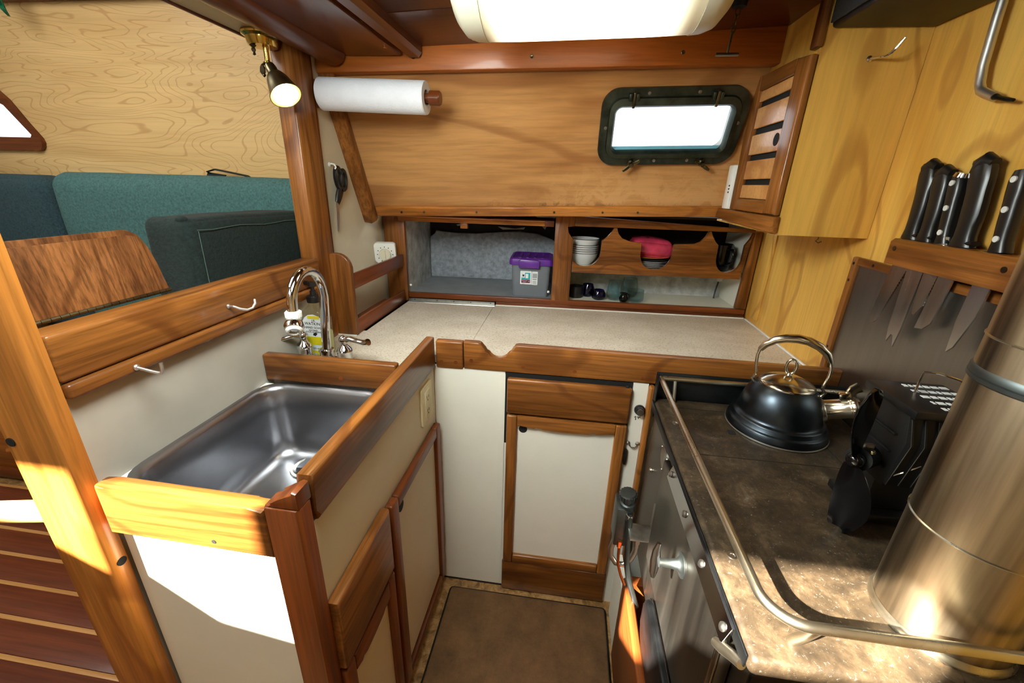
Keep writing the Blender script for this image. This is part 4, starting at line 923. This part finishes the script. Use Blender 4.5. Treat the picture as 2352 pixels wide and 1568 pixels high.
obj('tub', MB().loft([rrect(.433, .118, .062, .066, .012, .7452), rrect(.433, .118, .068, .072, .014, .86), rrect(.433, .118, .0665, .0705, .0125, .86), rrect(.433, .118, .0605, .0645, .010, .747)]), 'frosted_box', bxs, FR)
ld = obj('lid', MB().loft([rrect(.433, .118, .0755, .079, .014, .857), rrect(.433, .118, .0765, .080, .014, .866), rrect(.433, .118, .0745, .078, .014, .877), rrect(.433, .118, .066, .070, .012, .881), rrect(.433, .118, .060, .064, .010, .877)]), 'purple_lid', bxs, FR)
obj('clip', MB().prism([(.392, .849), (.462, .848), (.464, .872), (.457, .876), (.399, .878), (.390, .872)], 'y', .029, .043, .003), 'purple_lid', ld, FR)
obj('clip', B(.392, .462, .193, .207, .849, .878, .003), 'purple_lid', ld, FR)
for i in range(4): obj('lid_rib', B(.388+.026*i, .398+.026*i, .065, .17, .8768, .8795, .001), 'purple_lid', ld, FR)
l1 = obj('label', MB().prism(rr2(.397, .4355, .789, .836, .003), 'y', .0468, .0476), 'label_white', bxs, FR)
obj('label_block', B(.401, .4315, .0462, .0468, .806, .830), 'label_teal', l1, FR)
obj('label_block', B(.401, .4315, .0462, .0468, .794, .8055), 'label_plum', l1, FR)
obj('label_block', B(.402, .413, .0458, .0462, .8125, .8305), 'label_white', l1, FR)
obj('label_logo', MB().prism([(.4045, .817), (.4045, .8245), (.406, .8245), (.4078, .822), (.4096, .8245), (.411, .8245), (.411, .817)], 'y', .0453, .0458), 'label_navy', l1, FR)
obj('label_block', B(.4155, .425, .0458, .0462, .811, .826), 'label_white', l1, FR)
LM = lambda x, z: FR @ Matrix.Translation((x, .0458, z)) @ Matrix.Rotation(PI/2, 4, 'X')
lettering('label_text', '4', .0075, LM(.4275, .7995), 'label_white', l1)
lettering('label_text', 'UTILITY BOX', .0034, LM(.4125, .8015), 'label_white', l1)
lettering('label_text', 'with lid', .0030, LM(.4125, .7975), 'label_white', l1)
l2 = obj('label', MB().prism(rr2(.4375, .4575, .788, .835, .002), 'y', .0468, .0476), 'label_white', bxs, FR)
k = MB()
for i in range(14): k.box(.4405+.0011*i, .4405+.0011*i+(.0006 if i % 3 else .0008), .0462, .0468, .812, .828)
k.box(.4405, .4545, .0462, .0468, .8065, .8090)
for i in range(4): k.box(.4405, .4545-.002*(i % 2), .0462, .0468, .792+.003*i, .793+.003*i)
obj('barcode', k, 'label_grey', l2, FR)

# ================================================================= stove
st = thing('stove', 'old steel diesel cooking stove with rail, oven door and stained cooktop', 'stove', (.4, .6, 0))
obj('cooktop', B(.2135, .594, .310, .872, .656, .680, .007, 3), 'cooktop', st)
obj('top_rim', MB().prism([(.2105, .6565), (.2105, .674), (.2132, .6785), (.2132, .6565)], 'x', 0, 1) if False else B(.2108, .2133, .318, .868, .657, .675, .001), 'iron_dark', st)
k = MB().box(.257, .2582, .664, .83, .6796, .6803).box(.257, .594, .6634, .6646, .6796, .6803).box(.257, .50, .8294, .8306, .6796, .6803).box(.4985, .5, .664, .83, .6796, .6803)
obj('lid_seams', k, 'hole_black', st)
obj('lifter_slot', MB().prism(rr2(.333, .347, .742, .758, .004), 'z', .6796, .6804), 'hole_black', st)
for y in (.765, .442): obj('top_screw', MB().lathe([(.0062, 0), (.006, .0012), (.0035, .0014), (.003, .0004), (0, .0004)], (.238, y, .6798), (0, 0, 1), 16), 'steel_brushed', st)
obj('top_screw', MB().lathe([(.009, 0), (.0085, .001), (0, .0012)], (.405, .327, .6798), (0, 0, 1), 18), 'cooktop', st)
obj('back_splash', B(.2137, .594, .8725, .8765, .640, .741, .001), 'iron_dark', st)
obj('back_splash', B(.2137, .2165, .852, .8723, .640, .7365, .001), 'iron_dark', st)
rl_ = [(.222, .868, .730)]+[(.222, y, .730) for y in (.7, .5, .36)]+[(.222+.036*(1-math.cos(a)), .352-.036*math.sin(a), .730) for a in [PI/2*i/8 for i in range(9)]]+[(x, .316, .730) for x in (.3, .4, .5, .59)]
ra = obj('rail', MB().sweep(rl_, .0055, seg=14), 'steel_rod_bright', st, smooth=60)
obj('rail_bar', MB().sweep([(.226, .866, .731), (.40, .866, .731), (.59, .866, .731)], .0055, seg=14), 'steel_rod_bright', ra)
obj('rail_post', MB().sweep([(.252, .866, .731), (.253, .860, .70), (.254, .857, .680)], .0042, seg=12), 'steel_rod', ra)
obj('rail_post', MB().sweep([(.266, .317, .729), (.264, .326, .705), (.263, .338, .681)], [.005, .0052, .006], seg=12), 'steel_rod_bright', ra)
obj('body', B(.222, .594, .322, .87, .281, .6555), 'oven_steel', st)
obj('end_panel', B(.224, .594, .3185, .3215, .281, .652), 'iron_dark', st)
obj('base_board', B(.182, .200, .33, .745, .0112, .276, .005, 3), 'mahog_Y', st)
obj('base_end', B(.2005, .594, .722, .745, .0112, .280), 'mahog_X', st)
obj('base_inner', B(.186, .199, .7455, .86, .0112, .22), 'white_formica', st)
od = obj('oven_door', B(.2065, .2215, .352, .690, .404, .644, .003), 'oven_steel', st)
sp2 = obj('door_strip', MB().prism([(.2015, .6445), (.2088, .669), (.2106, .669), (.2106, .6445)], 'y', .349, .640, .001), 'polished_strip', st)
for y in (.63, .535, .445, .36): obj('bolt', MB().lathe([(.0055, 0), (.0052, .002), (.003, .0035), (0, .0038)], (.2050, y, .657), (-1, 0, .29), 14), 'steel_brushed', sp2)
obj('door_edge', B(.2035, .2065, .352, .362, .404, .644, .001), 'polished_strip', od)
obj('vent_disc', MB().lathe([(.024, 0), (.024, .003), (.020, .004), (0, .004)], (.2218, .735, .615), (-1, 0, 0), 28), 'steel_brushed', st)
for a in (.5, 2.6, 4.7): obj('bolt', MB().ball((.2195, .735+.026*math.cos(a), .615+.026*math.sin(a)), .003), 'steel_brushed', st)
obj('bolt', MB().ball((.2205, .81, .53), .006, (1, 1, .8)), 'kettle_steel', st)
ht = obj('latch', MB().lathe([(.019, 0), (.019, .002), (.013, .003), (.0085, .008), (.0065, .018), (.006, .030), (.0075, .034), (0, .035)], (.2062, .507, .585), (-1, 0, 0), 24), 'gear_grey', od, smooth=50)
obj('latch_lever', MB().sweep([(.170, .515, .614), (.168, .514, .600), (.168, .510, .583), (.1665, .505, .566), (.166, .502, .558)], [.0035, .006, .008, .006, .003], [.003, .004, .005, .004, .003], up=(0, 1, 0), seg=14), 'polished_strip', od, smooth=60)
obj('corner_pin', MB().sweep([(.212, .322, .655), (.209, .334, .649), (.2035, .348, .640), (.2005, .358, .634)], [.0055, .0065, .0065, .0055], seg=14), 'steel_rod_bright', st)
obj('ash_door', MB().prism(rr2(.34, .615, .283, .392, .03, 8), 'x', .196, .2215, .005, 3), 'iron_dark', st)
obj('ash_door_edge', MB().prism(rr2(.337, .618, .2815, .3955, .032, 8), 'x', .2055, .2095, .001), 'polished_strip', st)
# metering valve
vb = obj('valve_box', B(.146, .176, .735, .790, .375, .475, .003), 'gear_grey', st)
obj('valve_cap', MB().lathe([(.016, -.03), (.016, -.012), (.012, -.010), (.012, .0), (.0175, .001), (.0175, .014), (.0155, .017), (0, .0175)], (.166, .748, .497), (-.1, -.12, 1), 28), 'gear_grey', vb)
k = MB()
for i in range(18):
    a = 2*PI*i/18; k.box(-.0014, .0014, .0168, .0188, .001, .014, M=Matrix.Translation((.166, .748, .497)) @ Vector((0, 0, 1)).rotation_difference(Vector((-.1, -.12, 1)).normalized()).to_matrix().to_4x4() @ Matrix.Rotation(a, 4, 'Z'))
obj('cap_ribs', k, 'rubber', vb)
obj('bracket', B(.170, .2215, .690, .738, .438, .4405, .0005), 'steel_brushed', st)
obj('bracket', MB().prism([(.668, .440), (.738, .440), (.738, .50), (.69, .53), (.668, .515)], 'x', .218, .2215), 'steel_brushed', st)
obj('fuel_pipe', MB().sweep([(.172, .733, .47), (.173, .728, .445), (.174, .722, .40), (.176, .716, .355), (.184, .706, .315), (.196, .690, .285), (.204, .684, .262)], .0062, seg=14), 'gear_grey', st, smooth=60)
obj('pipe_nut', MB().lathe([(.0085, 0), (.0085, .014), (.007, .016)], (.172, .7345, .452), (0, -.1, 1), 6), 'steel_brushed', st)
obj('loop_hose', MB().sweep([(.152, .752, .378), (.146, .748, .355), (.147, .744, .335), (.158, .738, .322), (.175, .736, .322), (.190, .74, .335), (.198, .744, .355), (.2, .75, .38)], .006, seg=14), 'steel_brushed', st, smooth=60)
obj('copper_pipe', MB().sweep([(.160, .736, .38), (.1605, .732, .355), (.162, .728, .330), (.170, .722, .305), (.180, .715, .285)], .0032, seg=10), 'copper', st, smooth=60)
obj('hose_fitting', MB().lathe([(.006, 0), (.006, .012), (.0085, .013), (.0085, .022), (.005, .023)], (.198, .742, .372), (0, 0, 1), 6), 'steel_brushed', st)
obj('hose_fitting', MB().lathe([(.005, 0), (.005, .010), (.0065, .011), (.0065, .018)], (.160, .736, .372), (0, 0, 1), 6), 'copper', st)
kn = thing('wooden_knob', 'rounded orange wooden handle knob below the front edge of stove', 'knob', (.262, .285, .61))
obj('knob_ball', MB().lathe([(.006, 0), (.007, .010), (.012, .016), (.0145, .024), (.013, .033), (.006, .038), (0, .0385)], (.255, .3183, .600), (0, -.75, .66), 24), 'orange_wood', kn, smooth=60)

# ================================================================= kettle
K = (.434, .789, .6805)
ke = thing('kettle', 'dark grey whistling kettle with chrome lid and arched handle on stove', 'kettle', K)
obj('body', MB().lathe([(.080, 0), (.0885, .001), (.0895, .004), (.0890, .008), (.0865, .016), (.0855, .0175), (.0825, .0185), (.0815, .0195), (.0800, .027), (.0790, .0285), (.0755, .0300), (.0730, .0315), (.0718, .037), (.0708, .046), (.0685, .058), (.0640, .071), (.0575, .0825), (.0515, .0895), (.0465, .0940), (.044, .0955)], K, (0, 0, 1), 64), 'kettle_grey', ke, smooth=50)
obj('base_ring', MB().lathe([(.088, .0), (.0902, .0008), (.0902, .0030), (.0888, .0036)], K, (0, 0, 1), 64, cap0=False, cap1=False), 'steel_rod', ke, smooth=60)
ldk = obj('lid', MB().lathe([(.0475, .0935), (.0480, .0955), (.0455, .0985), (.036, .1035), (.024, .1085), (.012, .1125), (0, .1135)], K, (0, 0, 1), 48), 'kettle_steel', ke, smooth=60)
sd = Vector((.94, -.34, 0)).normalized(); fw = Vector((.34, .94, 0)).normalized(); kc = Vector(K); Z = Vector((0, 0, 1))
obj('lid_ring', MB().sweep([kc+Z*.130+sd*(.0085*math.cos(a))+Z*(.0145*math.sin(a)) for a in [2*PI*i/24 for i in range(24)]], .0026, seg=10, closed=True, up=fw).sweep([kc+Z*.111, kc+Z*.117], [.006, .0035], seg=14), 'kettle_steel', ldk, smooth=60)
def KP(s_, z): return kc+sd*s_+Z*z
arcp = [KP(-.052, .085), KP(-.058, .093), KP(-.0555, .100), KP(-.0535, .106), KP(-.0575, .124), KP(-.0590, .142), KP(-.057, .156)]
arcq = [KP(.0575, .150), KP(.060, .140), KP(.0605, .124), KP(.057, .106), KP(.0565, .098), KP(.062, .091), KP(.0585, .083), KP(.052, .081)]
obj('handle_wire', MB().sweep(arcp+[KP(-.05, .168), KP(-.02, .183), KP(.012, .185), KP(.04, .173)]+arcq, .0030, seg=12), 'kettle_steel', ke, smooth=60)
obj('handle_grip', MB().sweep([KP(-.0565, .154), KP(-.050, .166), KP(-.037, .177), KP(-.02, .1835), KP(-.002, .186), KP(.016, .1845), KP(.034, .177), KP(.048, .166), KP(.056, .152)], [.005, .0068, .0075, .008, .0082, .008, .0075, .0068, .005], seg=16), 'kettle_steel', ke, smooth=60)
so = kc+sd*.058+Z*.053; sa = (sd*.93+Z*.36).normalized()
spt = obj('spout', MB().lathe([(.0225, .004), (.0215, .012), (.019, .014), (.0185, .048), (.0195, .049), (.0195, .054), (.017, .055)], so, sa, 32), 'kettle_steel', ke, smooth=50)
obj('whistle', MB().lathe([(.0205, .0515), (.0215, .053), (.0215, .060), (.019, .062), (.0165, .0625), (.016, .0655), (.012, .067), (.004, .0675), (.0035, .066), (0, .066)], so, sa, 32), 'kettle_steel', spt, smooth=50)
su_ = (Z-sa*sa.z).normalized()
obj('lever_block', MB().box(-.009, .009, -.007, .007, 0, .014, .002, M=frame(so+sa*.046+su_*.018, sa, sa.cross(su_)*-1, su_)), 'kettle_steel', spt)
lv = [so+sa*.054+su_*.020, so+sa*.056+su_*.030, so+sa*.061+su_*.036, so+sa*.070+su_*.0395]
obj('whistle_lever', MB().sweep(lv, [.0085, .0085, .0095, .010], [.0012]*4, up=sa.cross(su_), seg=12), 'kettle_steel', spt)
obj('lever_tail', MB().sweep([so+sa*.058-su_*.012+fw*-.004, so+sa*.066-su_*.020, so+sa*.085-su_*.027], [.007, .007, .006], [.0009]*3, up=sa.cross(su_), seg=10), 'steel_brushed', spt)

# ================================================================= heat powered stove fan
fn = thing('stove_fan', 'black heat powered stove fan with two broad blades beside flue', 'fan', (.47, .60, .68))
obj('base_block', B(.440, .53, .535, .615, .6805, .694, .003), 'black_matte', fn)
obj('core_block', B(.452, .512, .55, .60, .6945, .745, .004), 'black_matte', fn)
obj('heat_sink', MB().prism([(.536, .745), (.598, .745), (.606, .80), (.600, .857), (.534, .857), (.524, .82)], 'x', .450, .532, .002), 'black_matte', fn)
for i in range(6):
    x = .4525+.0155*i
    obj('fin', MB().prism([(.530, .75), (.536, .75), (.529, .82), (.536, .852), (.530, .852), (.517, .82)], 'x', x-.0015, x+.0015, .0005, 1), 'black_matte', fn)
for i in range(3):
    obj('side_fin', B(.4455, .4502, .54, .596, .77+.026*i, .773+.026*i, .0006), 'black_matte', fn)
tp = obj('top_plate', MB().box(.440, .54, .515, .612, .859, .871, .003), 'black_plastic', fn)
k = MB(); random.seed(3)
for r in range(5):
    x = .478
    while x < .53:
        w_ = random.uniform(.003, .010); k.box(x, min(x+w_, .536), .525+.017*r, .532+.017*r, .8708, .8715); x += w_+.003
obj('warning_print', k, 'label_white', tp)
obj('carry_loop', MB().sweep([(.478, .575, .871), (.480, .577, .885), (.483, .579, .900), (.495, .572, .902), (.512, .560, .899), (.520, .552, .893), (.517, .548, .881), (.513, .543, .871)], .0014, seg=8), 'chrome', fn)
hb = Vector((.404, .532, .783)); fa = Vector((-.80, -.58, .12)).normalized(); f1 = fa.cross(Z).normalized(); f2_ = f1.cross(fa).normalized()
obj('motor', MB().cyl(hb-fa*.040, hb-fa*.012, .016, seg=24), 'iron_dark', fn)
obj('motor_bracket', MB().sweep([hb-fa*.028+f2_*.02, hb-fa*.032-f2_*.0, hb-fa*.028-f2_*.022], [.003]*3, [.008]*3, seg=8), 'steel_brushed', fn)
hub = obj('hub', MB().lathe([(.004, -.014), (.010, -.010), (.0105, .0), (.008, .006), (.004, .008), (0, .0085)], hb, fa, 24), 'black_gloss', fn, smooth=60)
def blade(d0, tw0, L, wmax):
    d = (f2_*math.sin(d0)+f1*math.cos(d0)).normalized(); s_ = fa.cross(d).normalized(); loops = []
    for i in range(11):
        f = i/10; r = .008+L*f; wd = wmax*(math.sin(PI*min(1, .12+f*.80))**.75 if f < 1 else .25)*(1 if f < .97 else .75)
        a = tw0*(1-.2*f); sv = s_*math.cos(a)+fa*math.sin(a); nv = sv.cross(d).normalized(); lp_ = []
        for j in range(9):
            u = -1+2*j/8; lp_.append(hb+d*r+sv*(wd*u*.5)+nv*(.006*(1-u*u)*(.3+f))+sv*(.010*math.sin(f*PI)))
        lp_ += [p+nv*.0012 for p in lp_[::-1]]; loops.append(lp_)
    return MB().loft(loops)
obj('blade', blade(1.53, 1.62, .094, .046), 'black_gloss', fn, smooth=60)
obj('blade', blade(1.48+PI, .25, .102, .050), 'black_gloss', fn, smooth=60)
obj('bead_screw', MB().ball(hb+f1*-.012+f2_*.018-fa*.008, .004), 'brass_old', fn)
obj('front_wire', MB().sweep([(.455, .535, .760), (.470, .53, .775), (.49, .528, .792)], .0012, seg=6), 'chrome', fn)

# ================================================================= flue pipe
fl = thing('flue_pipe', 'tarnished stainless steel flue pipe rising from front corner of stove', 'pipe', (.436, .389, .68))
FX = (.436, .389, .6803); r = .058
obj('pipe', MB().lathe([(r, 0), (r, .287), (r-.0004, .289), (r-.0004, .76)], FX, (0, 0, 1), 72), 'flue_steel', fl, smooth=50)
obj('seam_bead', MB().lathe([(r, .1265), (r+.0012, .1275), (r+.0012, .1285), (r, .1295)], FX, (0, 0, 1), 72, cap0=False, cap1=False), 'steel_rod_bright', fl)
obj('seam_bead', MB().lathe([(r-.0004, .322), (r+.0008, .3228), (r+.0008, .3236), (r-.0004, .3244)], FX, (0, 0, 1), 72, cap0=False, cap1=False), 'steel_rod_bright', fl)
obj('sealed_joint', MB().lathe([(r-.0004, .281), (r+.0016, .283), (r+.0016, .2865), (r+.0006, .2872), (r+.0014, .288), (r+.0012, .2925), (r-.0004, .295)], FX, (0, 0, 1), 72, cap0=False, cap1=False), 'gear_grey', fl)
obj('collar', MB().lathe([(r+.003, 0), (r+.003, .003), (r+.001, .006), (r+.0002, .010)], FX, (0, 0, 1), 72, cap0=False, cap1=False), 'steel_rod_bright', fl, smooth=60)

# ================================================================= settee, bolster, table leaf
se = thing('settee', 'long settee in deep green fabric along the birch cabin side', 'sofa', (-1.7, 1.25, .012))
obj('seat_base', B(-2.69, -.655, 1.06, 1.448, .0125, .40, .006), 'honey_X', se)
obj('base_trim', B(-2.69, -.655, 1.04, 1.0595, .0125, .05, .004), 'mahog_X', se)
obj('seat_cushion', MB().cushion(-2.66, -.66, 1.02, 1.30, .401, .53, .04, 16, (0, 0, .01)), 'sofa_green', se, smooth=60)
obj('base_knob', MB().lathe([(.010, 0), (.012, .008), (0, .014)], (-2.02, 1.0599, .13), (0, -1, 0), 16), 'honey_X', se)
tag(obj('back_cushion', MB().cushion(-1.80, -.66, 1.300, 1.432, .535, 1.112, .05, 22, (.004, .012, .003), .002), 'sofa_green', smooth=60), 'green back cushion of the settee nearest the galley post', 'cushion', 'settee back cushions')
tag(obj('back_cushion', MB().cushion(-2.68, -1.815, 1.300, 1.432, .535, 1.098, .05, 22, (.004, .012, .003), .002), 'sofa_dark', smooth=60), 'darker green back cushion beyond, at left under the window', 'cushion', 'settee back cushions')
bl = thing('bolster_cushion', 'dark green end cushion leaning upright behind the cap board', 'cushion', (-.745, .9, .535))
Mb = Matrix.Translation((-.745, .9, .535)) @ Matrix.Rotation(math.radians(-1.0), 4, 'X') @ Matrix.Translation((.745, -.9, -.535))
obj('cushion_body', MB().cushion(-.800, -.702, .700, 1.085, .536, 1.038, .018, 22, (.008, .003, .002), .0035), 'bolster_green', bl, Mb, smooth=60)
obj('seam', MB().sweep([(-.696, y, 1.018+.002*math.sin(y*40)) for y in [.715+.0365*i for i in range(11)]], .0008, seg=6), 'seam_thread', bl, Mb)
obj('seam', MB().sweep([(-.697, .718, z) for z in (.60, .7, .8, .9, 1.015)], .0008, seg=6), 'seam_thread', bl, Mb)
obj('corner_tuft', MB().ball((-.722, .712, 1.036), .009, (1.2, 1, .8)), 'bolster_green', bl, Mb)
tag(obj('strap_loop', MB().sweep([(-1.10, 1.425, 1.10), (-1.13, 1.425, 1.118), (-1.19, 1.42, 1.128), (-1.235, 1.412, 1.136), (-1.262, 1.408, 1.128), (-1.255, 1.405, 1.118), (-1.20, 1.405, 1.112)], [.0025]*7, [.014]*7, up=(0, 1, 0), seg=10), 'bolster_green', smooth=60), 'dark green fabric strap loop poking up behind the back cushion', 'strap')
tl = thing('table_leaf', 'oak table leaf standing upright on the cap board beyond sink', 'table leaf', (-.66, .5, .938))
lf = [(.384, 0), (.592, 0), (.587, .05), (.5825, .078)]+[(.5545+.028*math.cos(a), .076+.026*math.sin(a)) for a in [PI/2*i/7 for i in range(1, 8)]]+[(.384, .102)]
LFM = Matrix.Translation((-.645, 0, .9382)) @ Matrix.Rotation(math.radians(-8), 4, 'Y')
obj('leaf_board', MB().prism(lf, 'x', -.020, -.002, .002), 'oak_Z', tl, LFM)
obj('leaf_facing', MB().prism([(p[0]-.001, p[1]*.92) for p in lf], 'x', -.0019, .0022, .0015), 'oak_Z', tl, LFM)
k = MB()
for i in range(18): k.cyl((.001, .40+.0107*i, -.0005+.0035), (.001, .41+.0107*i, -.0005+.0035), .0032, seg=8)
obj('piano_hinge', k, 'brass_old', tl, LFM)
gb = tag(obj('grab_rail', MB().sweep([(-.6905, .378, .669), (-.80, .374, .653), (-1.3, .36, .58), (-2.2, .34, .45), (-2.699, .335, .38)], .0155, seg=18), 'holly', smooth=60), 'pale round wooden rail running off from the front post over sole', 'rail')

# ================================================================= floor mat, leaf
mt = thing('floor_mat', 'brown textured floor mat with dark edge in the galley aisle', 'mat', (-.04, .6, 0))
def lpz(h, z, r): return [(p[0], p[1], z) for p in rrect(-.046, .43, .226-h, .441-h, r, 0, 5)]
obj('mat_edge', MB().loft([lpz(0, .0005, .012), lpz(.001, .006, .012), lpz(.004, .0085, .012), lpz(.007, .0088, .010)]), 'black_matte', mt, smooth=50)
obj('mat_top', MB().loft([lpz(.006, .0088, .010), lpz(.008, .0104, .010)]), 'mat_brown', mt)
lfT = thing('hanging_plant', 'glossy green leaf tip hanging in at the top beside the window', 'plant', (-1.9, 1.36, 1.58))
loops = []
LD = Vector((.045, 0, -.10)).normalized(); LS = Vector((.91, 0, .41)).normalized()
for i in range(9):
    f = i/8; wd = .034*math.sin(PI*(.18+.80*f))**.9
    c_ = Vector((-1.846, 1.36, 1.676))+LD*(.12*f); fo_ = Vector((0, -1, 0))
    loops.append([c_-LS*wd*.5+fo_*.004, c_+fo_*-.002, c_+LS*wd*.5+fo_*.004, c_+LS*wd*.5+fo_*.003, c_+fo_*-.003, c_-LS*wd*.5+fo_*.003])
obj('leaf', MB().loft(loops), 'leaf_green', lfT, smooth=60)
obj('stem', MB().sweep([(-1.846, 1.36, 1.676), (-1.87, 1.37, 1.78), (-1.88, 1.38, 1.86)], .002, seg=8), 'leaf_green', lfT)
obj('leaf_glint', MB().box(-1.824, -1.812, 1.3525, 1.3535, 1.596, 1.622, .0003), 'glint_pale', lfT)  # painted highlight, a pale sliver laid on the leaf
